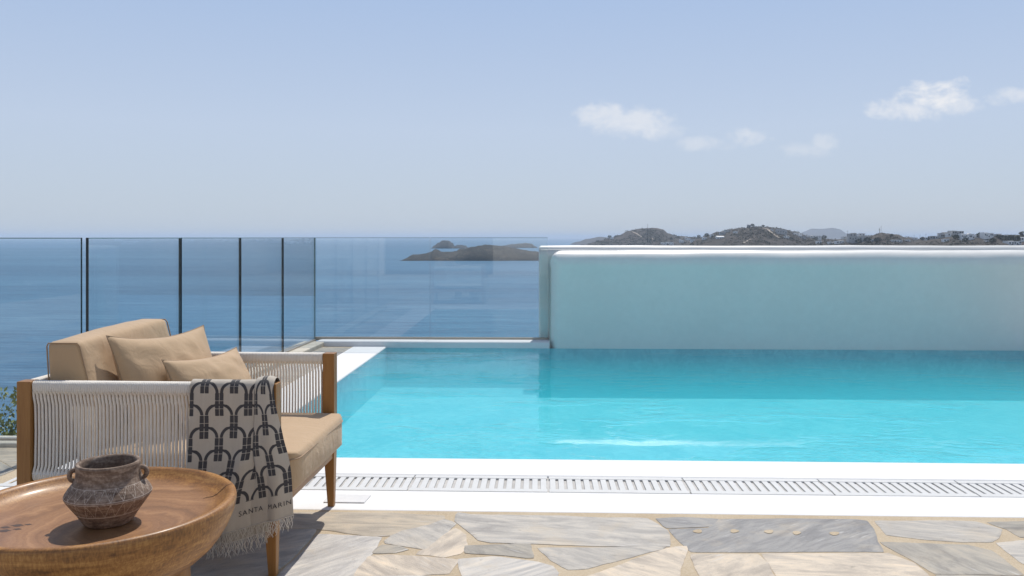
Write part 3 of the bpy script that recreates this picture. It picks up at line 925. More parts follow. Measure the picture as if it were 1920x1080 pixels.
voronoi(-6, 7, -6, 2.62, 0.62, 0.035, rng)
voronoi(-6, -2.5, 2.64, 4.42, 0.5, 0.03, rng)
voronoi(2.35, 7, 2.64, BAND - .02, 0.5, 0.035, rng)
voronoi(-2.24, LB - .01, 4.2, 8.3, 0.34, 0.03, rng)
voronoi(PU1 + .4, 8.5, BAND, 9.1, 0.6, 0.035, rng)
voronoi(-2.45, -1.75, 2.64, BAND - .02, 0.5, 0.03, rng)


def resample(poly, step):
    out = []
    for i in range(len(poly)):
        a, b = poly[i], poly[(i + 1) % len(poly)]
        l = sqrt((b[0] - a[0]) ** 2 + (b[1] - a[1]) ** 2)
        k = max(1, int(l / step))
        for q in range(k):
            t = q / k; out.append((a[0] + (b[0] - a[0]) * t, a[1] + (b[1] - a[1]) * t))
    return out
mb = MB(); tones = []; rnds = []
for pi_, (poly, tone) in enumerate(polys):
    area = sum(poly[i][0] * poly[(i + 1) % len(poly)][1] - poly[(i + 1) % len(poly)][0] * poly[i][1] for i in range(len(poly)))
    if area < 0: poly = poly[::-1]
    poly = resample(poly, 0.014)
    N_ = len(poly)
    cxx = sum(q[0] for q in poly) / N_; cyy = sum(q[1] for q in poly) / N_
    lowv = []; midv = []; topv = []
    zt = random.uniform(-0.0005, 0.0006)
    for i, q in enumerate(poly):
        jx = fbm(q[0], q[1], 7, 5, pi_) * 0.013; jy = fbm(q[1], q[0], 7, 5, pi_ + 3) * 0.013
        x, y = q[0] + jx, q[1] + jy
        grow = 0.0145
        a, b = poly[i - 1], poly[(i + 1) % N_]
        tx_, ty_ = b[0] - a[0], b[1] - a[1]; l = sqrt(tx_ * tx_ + ty_ * ty_) or 1
        nx_, ny_ = -ty_ / l, tx_ / l
        x -= nx_ * grow; y -= ny_ * grow
        lowv.append((x, y, -0.012)); midv.append((x + nx_ * .002, y + ny_ * .002, zt - 0.0008)); topv.append((x + nx_ * .010, y + ny_ * .010, zt + .0006))
    vs = lowv + midv + topv
    fs = []
    for i in range(N_):
        j = (i + 1) % N_
        fs += [(i, j, N_ + j, N_ + i), (N_ + i, N_ + j, 2 * N_ + j, 2 * N_ + i)]
    fs.append(tuple(range(2 * N_, 3 * N_)))
    mb.add(vs, fs)
    k = random.uniform(.93, 1.07)
    tones += [(tone[0] * k, tone[1] * k, tone[2] * k, 1)] * len(vs)
    rnds += [random.random()] * len(vs)
o = mb.build('flagstone_paving', M_stone)
ca = o.data.attributes.new('tone', 'FLOAT_COLOR', 'POINT'); ca.data.foreach_set('color', [c for t in tones for c in t])
set_attr(o, 'rnd', rnds)
tag(o, kind='structure')
# mortar plugs in the drilled blue slab
mb = MB()
for (cx0, cy0, w0) in ((520, 272, 48), (850, 270, 46), (1160, 275, 50), (1410, 286, 44), (1750, 292, 52)):
    pts = []
    for k in range(14):
        a = 2 * pi * k / 14; rr_ = .85 + .10 * sin(3 * a + cx0)
        x, y = G(1200 + (cx0 + w0 * rr_ * cos(a)) / 4.8, 940 + (cy0 + 19 * rr_ * sin(a)) / 4.8)
        pts.append((x, y, 0.0017))
    mb.add(pts[::-1], [tuple(range(14))])
tag(mb.build('mortar_plugs', M_mortar), kind='structure')

# white bands round the pool
mb = MB()
box_uv(mb, -2.42, PU1 + .4, GR1, PV0, -0.6, 0.0)
box_uv(mb, -2.42, PU1 + .4, BAND, GR0, -0.12, 0.0)
box_uv(mb, LB, PU0, PV0, PV1, -0.6, 0.0)
box_uv(mb, PU1, PU1 + .4, PV0, PV1, -0.6, 0.0)
o = mb.build('pool_surround', M_white, bevel=(0.012, 3))
tag(o, kind='structure')
mb = MB(); quad_uv(mb, -2.42, PU1 + .4, GR0, GR1, -0.0098)
tag(mb.build('drain_channel', M_channel), kind='structure')

# pool basin
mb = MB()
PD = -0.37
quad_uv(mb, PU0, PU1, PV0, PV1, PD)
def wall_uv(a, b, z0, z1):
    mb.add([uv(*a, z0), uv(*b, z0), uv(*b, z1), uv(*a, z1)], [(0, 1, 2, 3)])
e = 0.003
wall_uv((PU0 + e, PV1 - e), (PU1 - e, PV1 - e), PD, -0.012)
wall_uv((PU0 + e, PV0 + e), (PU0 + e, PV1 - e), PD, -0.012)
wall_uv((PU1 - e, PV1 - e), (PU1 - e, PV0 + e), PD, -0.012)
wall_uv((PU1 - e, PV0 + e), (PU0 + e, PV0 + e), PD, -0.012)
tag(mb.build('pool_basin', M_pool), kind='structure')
mb = MB()
e = 0.006
vs = [uv(u, v, z) for z in (PD + .004, -0.012) for v in (PV0 + e, PV1 - e) for u in (PU0 + e, PU1 - e)]
quad_uv(mb, PU0, PU1, PV0, PV1, -0.008)
mb.add(vs, [(4, 5, 7, 6), (0, 2, 3, 1), (0, 1, 5, 4), (2, 6, 7, 3), (0, 4, 6, 2), (1, 3, 7, 5)], 1)
tag(mb.build('pool_water', [M_water, M_wbody]), kind='structure')

# drain gratings, one module after the other
GLAB = 'pale slotted drain grating module laid end to end along the near pool edge'
def make_grate(L_):
    d = GR1 - GR0
    mb = MB()
    z0, z1 = -0.0094, -0.001
    mb.box(0.002, L_ - .002, 0.004, 0.044, z0, z1)
    mb.box(0.002, L_ - .002, d - .044, d - .004, z0, z1)
    k = 0
    pitch = 0.0375
    nn_ = int(L_ / pitch)
    for i in range(nn_):
        x = (i + .5) * L_ / nn_
        mb.box(x - .0128, x + .0128, 0.0442, d - .0442, z0, z1 - .0015)
    return mb
gr_len = 0.61
gmesh = None
grate_labels = {}
u_ = -2.42
gi = 0
while u_ + gr_len < PU1 + .4:
    if gmesh is None:
        go = make_grate(gr_len).build('drain_grate', M_grate, bevel=(0.002, 2)); gmesh = go
    else:
        go = gmesh.copy(); C.objects.link(go)
    go.location = uv(u_, GR0, random.uniform(-.001, .001)); go.rotation_euler = (0, 0, TH + radians(random.uniform(-.15, .15)))
    tag(go, GLAB, 'drain grate', 'drain gratings along the pool edge')
    u_ += gr_len + .003; gi += 1

# loose stone cover plate by the chair leg
mb = MB()
q = [G(606, 943), G(683, 944), G(696, 929.5), G(617, 928)]
mb.add([(x, y, 0.0005) for x, y in q] + [(x, y, 0.005) for x, y in q], [(3, 2, 1, 0), (4, 5, 6, 7), (0, 1, 5, 4), (1, 2, 6, 5), (2, 3, 7, 6), (3, 0, 4, 7)])
o = mb.build('drain_cover', M_tile, bevel=(0.003, 2))
tag(o, 'pale square cover plate set in the white band behind the chair leg', 'cover plate')

# far coping in white, rounded at its left end
mb = MB()
vs = []; prof = [(0.0, -0.9), (0.0, 0.035), (0.008, 0.048), (0.022, 0.054), (0.21, 0.060), (0.235, 0.055), (0.24, 0.04), (0.24, -0.9)]
us = [-2.29, -2.285, -2.27, -2.24, -1.9, -1.5, -1.0, -.5, -.2, .082]
for u in us:
    k = max(0, (u + 2.24) / -0.05); ins = (1 - sqrt(max(0, 1 - k * k))) * 0.03
    for (dv, z) in prof:
        wob = fbm(u, dv, 2.2, 3, 1) * .004
        vs.append(uv(u, PV1 + min(max(dv, ins), .24 - ins) + wob, z - (ins if z > 0 else 0) + wob))
K = len(prof)
fs = [(i * K + j, (i + 1) * K + j, (i + 1) * K + j + 1, i * K + j + 1) for i in range(len(us) - 1) for j in range(K - 1)]
fs.append(tuple(range(K)))
mb.add(vs, fs, 0, True)
tag(mb.build('pool_coping', M_white), kind='structure')

# beige stone kerb that carries the glass: along the far side, down the left side, then off to the left
mb = MB()
dA = (GL_B - GL_A).normalized(); nA = Vector((dA.y, -dA.x, 0))      # nA points to the outside (left)
if nA.x > 0: nA = -nA
def strip(p0, p1, nrm, w_in, w_out, zt, seg, wz):
    for k in range(seg):
        a = p0.lerp(p1, k / seg) ; b = p0.lerp(p1, (k + 1) / seg - 0.006)
        z = zt + random.uniform(-.002, .002)
        q = [a - nrm * w_in, b - nrm * w_in, b + nrm * w_out, a + nrm * w_out]
        vs = [(p_.x, p_.y, wz) for p_ in q] + [(p_.x, p_.y, z) for p_ in q]
        f_ = [(0, 1, 2, 3), (7, 6, 5, 4), (4, 5, 1, 0), (5, 6, 2, 1), (6, 7, 3, 2), (7, 4, 0, 3)]
        mb.add(vs, f_)
lu = Vector(uv(-1, 0)) ; nL = Vector(uv(0, 1))
strip(GL_A + dA * 0.06, GL_B + dA * 0.12, nA, 0.13, 0.10, 0.045, 5, -1.0)
strip(GL_B + lu * 0.11 - nL * .0, GL_B + lu * 6.2, nL, 0.07, 0.10, 0.022, 6, -1.0)
o = mb.build('stone_kerb', M_kerb, bevel=(0.012, 3))
tag(o, kind='structure')

# ------------------------------------------------------------------ glass balustrade
GG = 'frameless glass balustrade panels round the pool terrace'
def glass_panel(p0, p1, zb, zt, label, gap=0.006, th=0.012, e0=1, e1=1):
    d = (p1 - p0); L_ = d.length; d.normalize()
    rz = atan2(d.y, d.x)
    root = empty('glass_panel', (p0.x, p0.y, zb), rz, label, 'glass panel', GG)
    mb = MB()
    x0, x1, hh = gap, L_ - gap, zt - zb
    t = th / 2
    vs = [(x, y, z) for z in (0.0, hh) for y in (-t, t) for x in (x0, x1)]
    mb.add([(x, y, z) for z in (0.0, hh - .005) for y in (-t, t) for x in (x0, x1)], [(0, 1, 5, 4), (2, 6, 7, 3)], 0)
    mb.add([(x, y, z) for z in (hh - .005, hh) for y in (-t, t) for x in (x0, x1)], [(0, 1, 5, 4), (2, 6, 7, 3)], 2)   # polished arris
    mb.add(vs, [(0, 4, 6, 2)], e0); mb.add(vs, [(1, 3, 7, 5)], e1)
    mb.add(vs, [(4, 5, 7, 6), (0, 2, 3, 1)], 2)
    mb.build('pane', [M_glass, M_gedge, M_gtop], root)
    mb = MB(); mb.box(0.0, L_, -t - .006, t + .006, -0.03, 0.004); mb.build('base_channel', M_metal, root)
    return root
# far side
fb = [(-370, 'far glass panel at the corner, left of the one before the island'), (-153, 'far glass panel with the dark island behind it'), (67, None)]
pts = [Vector(((q[0] / F) * 8.62, 8.62 - (q[0] / F * 8.62 + 2.02) * math.tan(radians(1.5)), 0)) for q in fb]
for i in range(2):
    glass_panel(pts[i], pts[i + 1], 0.075, 1.098, fb[i][1], gap=0.004, e0=2, e1=2)
# left return
ss = [0.0, 1.002, 2.014, 3.051, 4.15]
labs = ['side glass panel farthest from the chair, next to the far corner', 'second side glass panel from the far corner', 'side glass panel behind the throw pillows, third from the far corner', 'nearest side glass panel, behind the chair back']
for i in range(4):
    a = GL_A + Vector((-.0571 * ss[i], -ss[i], 0)); b = GL_A + Vector((-.0571 * ss[i + 1], -ss[i + 1], 0))
    glass_panel(a, b, 0.055, 1.098, labs[i], gap=0.007, th=0.016, e0=2 if i == 0 else 1)
for k in range(4):
    a = GL_B + lu * (0.02 + 1.25 * k); b = GL_B + lu * (0.02 + 1.25 * (k + 1))
    glass_panel(a, b, 0.03, 1.098, ['front glass panel left of the glass corner, behind the left chair post', 'second front glass panel left of the glass corner', 'third front glass panel left of the glass corner', 'outermost front glass panel, farthest left of the corner'][k], gap=0.007, th=0.016)

# ------------------------------------------------------------------ white parapet wall behind the pool
def loft_wall(u0, u1, prof, r, amp, nsec, seed):
    """prof: list of (v,z) from the foot of the front face over the top to the foot of the back face"""
    mb = MB(); vs = []
    vmin = min(q[0] for q in prof); vmax = max(q[0] for q in prof); zmax = max(q[1] for q in prof)
    us = [u0 + r * (1 - cos(k / 10 * pi / 2)) for k in range(10)] + [u0 + r + (u1 - u0 - r) * k / nsec for k in range(nsec + 1)]
    for u in us:
        d = max(0.0, 1 - (u - u0) / r); ins = r * (1 - sqrt(max(0, 1 - d * d)))
        for (v, z) in prof:
            vv = min(max(v, vmin + ins), vmax - ins)
            zz = min(z, zmax - ins * 1.2) if z > 0.3 else z
            wob = amp * fbm(u, v * 2 + z, 0.9, 3, seed); wob2 = amp * fbm(u, z * 3 + v, 1.3, 3, seed + 4)
            vs.append(uv(u, vv + wob * (0 if z < .0 else 1), zz + (wob2 if z > .3 else 0)))
    K = len(prof)
    fs = [(i * K + j, (i + 1) * K + j, (i + 1) * K + j + 1, i * K + j + 1) for i in range(len(us) - 1) for j in range(K - 1)]
    fs.append(tuple(range(K))); fs.append(tuple((len(us) - 1) * K + j for j in range(K - 1, -1, -1)))
    mb.add(vs, fs, 0, True)
    return mb
def arc(cx0, cz0, r, a0, a1, k=8):
    return [(cx0 + r * cos(radians(a0 + (a1 - a0) * i / k)), cz0 + r * sin(radians(a0 + (a1 - a0) * i / k))) for i in range(k + 1)]
root = empty('parapet_wall', uv(2.5, 8.6), 0, 'long white rendered wall with rounded top closing the far side of the pool', 'wall')
root.location = (0, 0, 0)
rf = 0.15
front = [(PV1, -0.6), (PV1, 0.0), (PV1, 0.3), (PV1 - .004, 0.6), (PV1 - .008, 0.80)] + [(PV1 - .012 + rf + q[0], q[1]) for q in arc(0, 0.970 - rf, rf, 180, 90, 14)] + [(PV1 + .155, 0.967), (PV1 + .172, 0.955), (PV1 + .18, 0.945), (PV1 + .185, 0.9), (PV1 + .186, -0.6)]
loft_wall(0.082, 7.0, front, 0.13, 0.010, 110, 2).build('front_wall', M_wall, root)
back = [(PV1 + .19, -0.9), (PV1 + .19, 0.90), (PV1 + .195, 0.975)] + [(PV1 + .265 + q[0], q[1]) for q in arc(0, 0.955, 0.06, 165, 90, 6)] + [(PV1 + .40 + q[0], q[1]) for q in arc(0, 0.945, 0.07, 90, 0, 8)] + [(PV1 + .47, 0.5), (PV1 + .47, -0.9)]
loft_wall(-0.025, 7.0, back, 0.028, 0.008, 110, 7).build('back_wall', M_wall, root)

# ------------------------------------------------------------------ the house behind the viewer (seen mirrored in the glass)
root = empty('house', (0, -7.5, 0), TH, 'white rendered house with two wide dark openings facing the pool', 'house')
mb = MB()
for (x0, x1, z0, z1) in ((-8, -4.6, 0, 3.3), (-4.6, -1.4, 2.5, 3.3), (-1.4, 1.2, 0, 3.3), (1.2, 4.4, 2.5, 3.3), (4.4, 8, 0, 3.3)):
    mb.box(x0, x1, -0.3, 0, z0, z1)
mb.build('wall', M_house, root)
for x0 in (-4.6, 1.2):
    mb = MB(); mb.box(x0, x0 + 3.2, -0.28, -0.22, 0.0, 2.5); mb.build('window', M_dark, root)

# ------------------------------------------------------------------ lounge chair
CH = Vector((-1.173, 3.105, 0)); CR = radians(-3.0)
LX, WY = 0.409, 0.354           # half distances between post centres
ARM = 0.627
chair = empty('lounge_chair', CH, CR, 'low wooden lounge chair with white rope sides and tan cushions beside the pool', 'armchair')
PW = 0.024
def post(x, y, front):
    mb = MB()
    secs = [(0.0, 0.013 if front else 0.017), (0.27, PW), (ARM, PW)]
    vs = []
    for (z, h_) in secs:
        # legs taper towards the foot on their inner faces
        ox = (PW - h_) * (1 if front else -1); oy = (PW - h_) * (0.0)
        for (sx_, sy_) in ((-1, -1), (1, -1), (1, 1), (-1, 1)):
            vs.append((x + ox * 0.6 + sx_ * h_, y + oy + sy_ * h_, z))
    fs = [(3, 2, 1, 0), (8, 9, 10, 11)]
    for i in range(2):
        for j in range(4):
            j2 = (j + 1) % 4; fs.append((i * 4 + j, i * 4 + j2, i * 4 + 4 + j2, i * 4 + 4 + j))
    mb.add(vs, fs)
    return mb.build('leg', M_post, chair, bevel=(0.003, 2))
for (x, y, fr_) in ((-LX, -WY, 0), (LX, -WY, 1), (LX, WY, 1), (-LX, WY, 0)): post(x, y, fr_)
# seat frame
mb = MB()
mb.box(LX - .018, LX + .018, -WY + PW + .001, WY - PW - .001, 0.200, 0.258)
o = mb.build('front_rail', M_rail, chair, bevel=(0.003, 2))
mb = MB()
mb.box(-LX + PW + .001, LX - PW - .001, -WY - .014, -WY + .014, 0.205, 0.250)
mb.box(-LX + PW + .001, LX - PW - .001, WY - .014, WY + .014, 0.205, 0.250)
mb.box(-LX - .014, -LX + .014, -WY + PW + .001, WY - PW - .001, 0.205, 0.250)
mb.box(-LX + .016, LX - .02, -WY + .016, WY - .016, 0.235, 0.248)
mb.build('seat_frame', M_rail, chair, bevel=(0.003, 2))

# rope panels: coils round the top and bottom rail, single ropes between
def rope_panel(p0, p1, dense=None):
    """p0->p1 along the panel at chair coordinates; returns MB"""
    mb = MB()
    d = Vector((p1[0] - p0[0], p1[1] - p0[1], 0)); L_ = d.length; d.normalize()
    nrm = Vector((-d.y, d.x, 0))
    pitch = 0.0121; cnt = int(L_ / pitch); pitch = L_ / cnt
    ZT, ZB = ARM - .002, 0.300
    rail_h, rail_t = 0.030, 0.030
    rr_ = 0.0036
    def P3(s, n_, z): return Vector((p0[0], p0[1], 0)) + d * s + nrm * n_ + Vector((0, 0, z))
    # rails inside the coils
    for (zc, hh) in ((ZT - 0.021, 0.017), (ZB + 0.016, 0.012)):
        q = [P3(0, -.0125, zc - hh), P3(L_, -.0125, zc - hh), P3(L_, .0125, zc - hh), P3(0, .0125, zc - hh), P3(0, -.0125, zc + hh), P3(L_, -.0125, zc + hh), P3(L_, .0125, zc + hh), P3(0, .0125, zc + hh)]
        mb.add(q, [(3, 2, 1, 0), (4, 5, 6, 7), (0, 1, 5, 4), (1, 2, 6, 5), (2, 3, 7, 6), (3, 0, 4, 7)])
    def coil(s, zc, hh, tt):
        path = []
        for k in range(14):
            a = 2 * pi * k / 14
            ca, sa = cos(a), sin(a)
            ex = abs(ca) ** .55 * (1 if ca > 0 else -1); ez = abs(sa) ** .55 * (1 if sa > 0 else -1)
            path.append(P3(s + .003 * sa * (1 if ca > 0 else -1), ex * tt, zc + ez * hh))
        mb.tube(path, 0.0033, 5, closed=True)
    for i in range(cnt):
        s = (i + .5) * pitch
        for o_ in (-.25, .25):
            coil(s + o_ * pitch, ZT - 0.021, 0.0205, 0.016)
            coil(s + o_ * pitch, ZB + 0.016, 0.0155, 0.016)
        wob = random.uniform(-.0003, .0003); nb = random.uniform(-.0005, .0005)
        path = [P3(s - .0025, -.0155, ZT - .030), P3(s - .001 + wob * .3, -.0145, ZT - .052), P3(s + wob, -.009, ZT - .075), P3(s + wob, -.0065 + nb, (ZT + ZB) / 2), P3(s + wob, -.009, ZB + .05), P3(s - .001, -.0145, ZB + .034), P3(s - .002, -.0155, ZB + .02)]
        mb.tube(path, lambda t: 0.0043, 6)
        if dense and dense[0] < i / cnt < dense[1]:
            w2 = random.uniform(-.0015, .0015)
            path = [P3(s + pitch * .5, .014, ZT - .040), P3(s + pitch * .5 + w2, .004, ZT - .08), P3(s + pitch * .5 + w2, .0005, (ZT + ZB) / 2), P3(s + pitch * .5 + w2, .004, ZB + .05), P3(s + pitch * .5, .014, ZB + .025)]
            mb.tube(path, 0.0036, 6)
    return mb
x0, x1 = -LX + PW + .0015, LX - PW - .0015
rope_panel((x0, -WY), (x1, -WY), (0.26, 0.62)).build('rope_weave', M_rope, chair)
rope_panel((x0, WY), (x1, WY)).build('rope_weave', M_rope, chair)
rope_panel((-LX, WY - PW - .0015), (-LX, -WY + PW + .0015), (0, 1)).build('rope_weave', M_rope, chair)


def soft_box(hx, hy, hz, r, bulge, nx=22, ny=22, nz=8, shape=None):
    """rounded, slightly puffed cushion as one closed skin"""
    bm = bmesh.new()
    bmesh.ops.create_cube(bm, size=2.0)
    bmesh.ops.subdivide_edges(bm, edges=bm.edges[:], cuts=17, use_grid_fill=True)
    for v in bm.verts:
        x, y, z = v.co
        # spread points towards edges
        def sp(t): return sin(t * pi / 2)
        px_, py_, pz_ = sp(x) * hx, sp(y) * hy, sp(z) * hz
        cx_ = max(-hx + r, min(hx - r, px_)); cy_ = max(-hy + r, min(hy - r, py_)); cz_ = max(-hz + r, min(hz - r, pz_))
        d = Vector((px_ - cx_, py_ - cy_, pz_ - cz_))
        if d.length > 1e-9: d = d.normalized() * r
        q = Vector((cx_, cy_, cz_)) + d
        fx, fy, fz = q.x / hx, q.y / hy, q.z / hz
        k = bulge
        q.z += k * (1 - fx * fx) * (1 - fy * fy) * (1 if fz > 0 else -0.2) * abs(fz)
        q.x += k * .6 * (1 - fy * fy) * (1 - fz * fz) * fx
        q.y += k * .35 * (1 - fx * fx) * (1 - fz * fz) * fy
        q += Vector((1, 1, 1)) * (noise.noise(q * 9) * 0.003)
        if shape: q = shape(q)
        v.co = q
    return bm
def link_bm(bm, name, mat, parent, loc=(0, 0, 0), rot=(0, 0, 0)):
    me = bpy.data.meshes.new(name); bm.to_mesh(me); bm.free()
    me.materials.append(mat)
    for p_ in me.polygons: p_.use_smooth = True
    o = bpy.data.objects.new(name, me); C.objects.link(o); o.parent = parent
    o.location = loc; o.rotation_euler = rot
    return o
# seat cushion
hx, hy, hz = 0.375, 0.325, 0.064
SC = (0.105, 0.0, 0.325)
def seat_shape(q):
    # outer front corners rounded in plan
    c = 0.06
    if q.x > hx - c and abs(q.y) > hy - c:
        dx, dy = q.x - (hx - c), abs(q.y) - (hy - c)
        l = sqrt(dx * dx + dy * dy)
        if l > c: q.x = hx - c + dx / l * c; q.y = (hy - c + dy / l * c) * (1 if q.y > 0 else -1)
    return q
sc = link_bm(soft_box(hx, hy, hz, 0.020, 0.012, shape=seat_shape), 'seat_cushion', M_cush, chair, SC)
mb = MB(); path = []
for (sx_, sy_, a0) in ((1, 1, 0), (-1, 1, 90), (-1, -1, 180), (1, -1, 270)):
    c = 0.06 if sx_ > 0 else 0.03
    for k in range(7):
        a = radians(a0 + 15 * k)
        path.append((sx_ * (hx - c) + (c + .002) * cos(a), sy_ * (hy - c) + (c + .002) * sin(a), hz * .62))
mb.tube(path, 0.0026, 6, closed=True)
mb.build('seam', M_pipe, sc)
# back cushion: wedge, thicker towards the seat
bh = 0.19
def back_shape(q):
    t = (q.z + bh) / (2 * bh)
    if q.x > 0: q.x += 0.075 * (1 - t)
    q.x -= 0.015 * t
    return q
bc = link_bm(soft_box(0.056, 0.322, bh, 0.017, 0.012, shape=back_shape), 'back_cushion', M_cush, chair, (-0.312, 0.030, 0.565), (radians(1.7), 0, 0))
mb = MB()
for sy_ in (-1, 1):
    pth = [back_shape(Vector((0.056, sy_ * 0.318, z))) for z in [bh * (-.93 + 1.86 * k / 10) for k in range(11)]]
    pth += [back_shape(Vector((0.05 - .1 * k / 6, sy_ * 0.318, bh * .985))) for k in range(7)]
    pth += [back_shape(Vector((-0.056, sy_ * 0.318, z))) for z in [bh * (.93 - 1.86 * k / 10) for k in range(11)]]
    mb = MB(); mb.tube(pth, 0.0024, 6)
    mb.build('seam', M_pipe, bc)


def make_pillow(w_, h_, th, seed):
    mb = MB(); N_ = 40
    for side in (1, -1):
        vs = []
        for j in range(N_ + 1):
            for i in range(N_ + 1):
                a = i / N_ * 2 - 1; b = j / N_ * 2 - 1
                x = a * w_ / 2 * (1 - 0.075 * (1 - b * b) * abs(a) ** 3)
                z = b * h_ / 2 * (1 - 0.15 * (1 - a * a) * abs(b) ** 3)
                t = th / 2 * ((1 - a * a) ** 0.55) * ((1 - b * b) ** 0.55)
                edge_ = (1 - abs(a)) * (1 - abs(b))
                wr = noise.noise((a * 2.6 + seed, b * 2.6, side * 3.0)) * 0.010 + noise.noise((a * 6 + seed, b * 2, side)) * 0.004
                vs.append((x, -side * (t + wr * min(1, edge_ * 6)), z))
        fs = []
        for j in range(N_):
            for i in range(N_):
                f_ = (j * (N_ + 1) + i, j * (N_ + 1) + i + 1, (j + 1) * (N_ + 1) + i + 1, (j + 1) * (N_ + 1) + i)
                fs.append(f_ if side > 0 else f_[::-1])
        mb.add(vs, fs, 0, True)
    path = []
    for (a0, b0, a1, b1) in ((-1, -1, 1, -1), (1, -1, 1, 1), (1, 1, -1, 1), (-1, 1, -1, -1)):
        for k in range(16):
            a = a0 + (a1 - a0) * k / 16; b = b0 + (b1 - b0) * k / 16
            path.append((a * w_ / 2 * (1 - 0.075 * (1 - b * b) * abs(a) ** 3), 0, b * h_ / 2 * (1 - 0.15 * (1 - a * a) * abs(b) ** 3)))
    return mb, path
def place_pillow(name, w_, h_, th, lx, ly, z, rz, lean, roll, label, seed):
    mb, path = make_pillow(w_, h_, th, seed)
    root = mb.build(name, M_cush)
    sb = MB(); sb.tube(path, 0.0022, 5, closed=True); sb.build('seam', M_pipe, root)
    # pillow plane: local X along the width, local -Y the front; turn the front to chair +x
    Rm = Matrix.Rotation(CR, 4, 'Z') @ Matrix.Rotation(radians(90 + rz), 4, 'Z') @ Matrix.Rotation(radians(lean), 4, 'X') @ Matrix.Rotation(radians(roll), 4, 'Y')
    pz = Matrix.Translation(CH) @ Matrix.Rotation(CR, 4, 'Z') @ Vector((lx, ly, z))
    root.matrix_world = Matrix.Translation(pz) @ Rm
    tag(root, label, 'pillow', 'tan throw pillows on the lounge chair')
place_pillow('throw_pillow', 0.50, 0.42, 0.16, -0.100, 0.035, 0.552, -16, -20, 1.5, 'larger tan throw pillow leaning against the chair back cushion', 1.0)
place_pillow('throw_pillow', 0.44, 0.33, 0.17, 0.055, 0.060, 0.510, -13, -24, 1.5, 'smaller tan throw pillow in front, next to the draped towel', 5.0)

# ------------------------------------------------------------------ towel over the near arm
WC, TL, TIN = 0.400, 0.510, -0.20       # cloth width, length outside, length inside
TR_ = 0.027
A0 = 0.150
yc, zc = -WY, ARM - .020
def sm(t, lo, hi):
    t = min(1, max(0, (t - lo) / (hi - lo))); return t * t * (3 - 2 * t)
def towel_pt(a, t):
    """cloth coordinates (a across, t along from the arm's top) to chair coordinates"""
    k = sm(t, 0.0, TL)
    # main part, pleat, then the gathered lobe that fans out to the front; the pleat opens towards the hem
    if a < 0.245: x = a; dy = 0.0
    elif a < 0.285:
        q = (a - .245) / .04; x = 0.245 - 0.030 * q; dy = 0.012 * sin(q * pi / 2)
    else:
        q = (a - .285) / (WC - .285); x = 0.215 + (0.062 + 0.058 * k + .012 * sin(k * 3)) * q + 0.010 * k; dy = 0.012 + .010 * sin(q * pi) - 0.03 * k * q * q
    op = sm(t, TL * .45, TL * .86)
    x = x * (1 - op) + a * 0.872 * op; dy *= 1 - .75 * op
    x += A0 - 0.006 * k + 0.006 * sin(t * 9 + a * 5) * k
    fold = 0.0105 * sin(a * 34 + 0.8 + t * 2) * (0.25 + k) + 0.004 * sin(a * 71 + t * 7) * k + 0.003 * noise.noise((a * 16, t * 16, 1))
    arcl = TR_ * pi / 2
    if abs(t) <= arcl:
        an = t / TR_
        r = TR_ + max(0, fold) * .35 + dy * .6
        return Vector((x, yc - r * sin(an), zc + r * cos(an) * (1.0) + 0.002))
    s = 1 if t > 0 else -1
    drop = (abs(t) - arcl) * (1 - (0.17 * sm(a, .06, WC + .1) if t > 0 else 0))
    r = TR_ + max(-.004, fold * (.35 + .65 * min(1, drop / .1))) + dy * (.6 + .4 * min(1, drop / .08))
    if s > 0: r += 0.012 * k
    return Vector((x, yc - s * r, zc - drop + .002))
def pattern(a, t):
    """signed distance to the woven arch pattern, metres (negative inside)"""
    p_, per = 0.0485, 0.146
    hem = TL - t
    if hem < 0.088: return 0.01
    best = 0.02
    tt = t + 0.055
    k0 = int(math.floor(a / p_))
    for k in range(k0 - 1, k0 + 3):
        off = 0.0 if k % 2 == 0 else per / 2
        j0 = math.floor((tt - off) / per)
        for j in (j0 - 1, j0):
            y = tt - off - j * per
            dx = a - k * p_
            A = p_ - 0.0074; hh = 0.036
            if y < hh:
                yy = hh - y
                rr_ = sqrt((dx / A) ** 2 + (yy / hh) ** 2)
                ang = atan2(yy / hh, abs(dx) / A)
                d = abs(rr_ - 1) * (A * cos(ang) ** 2 + hh * sin(ang) ** 2) - 0.0051
                seg = ang / (pi / 2) * 2.5
                cut = 0.0010 - abs((seg % 1.0) - 0.5) * 0.02 + 0.009
            else:
                if y > hh + 0.076: continue
                d = abs(abs(dx) - A) - 0.0065
                q = (y - hh) / 0.026
                d = max(d, (abs((q % 1.0) - .5) - .47) * 0.026)
            best = min(best, d)
    return best
mb = MB()
NA, NTt = 230, 330
ink = []
vs = []
for j in range(NTt + 1):
    t = TIN + (TL - TIN) * j / NTt
    for i in range(NA + 1):
        a = WC * i / NA
        vs.append(towel_pt(a, t + (0.020 * sin(a * 7) if j == NTt else 0) * 0)); ink.append(pattern(a, t))
fs = [(j * (NA + 1) + i, j * (NA + 1) + i + 1, (j + 1) * (NA + 1) + i + 1, (j + 1) * (NA + 1) + i) for j in range(NTt) for i in range(NA)]
mb.add(vs, fs, 0, True)
# second layer of the doubled cloth, a little longer on the left
off0 = len(mb.v)
vs2 = []
for j in range(60):
    t = 0.05 + (TL + .035 - .05) * j / 59
    for i in range(60):
        a = 0.30 * i / 59
        q = towel_pt(a, t); vs2.append(q + Vector((0.006, 0.011, 0))); ink.append(0.01)
mb.add(vs2, [(j * 60 + i, j * 60 + i + 1, (j + 1) * 60 + i + 1, (j + 1) * 60 + i) for j in range(59) for i in range(59)], 0, True)
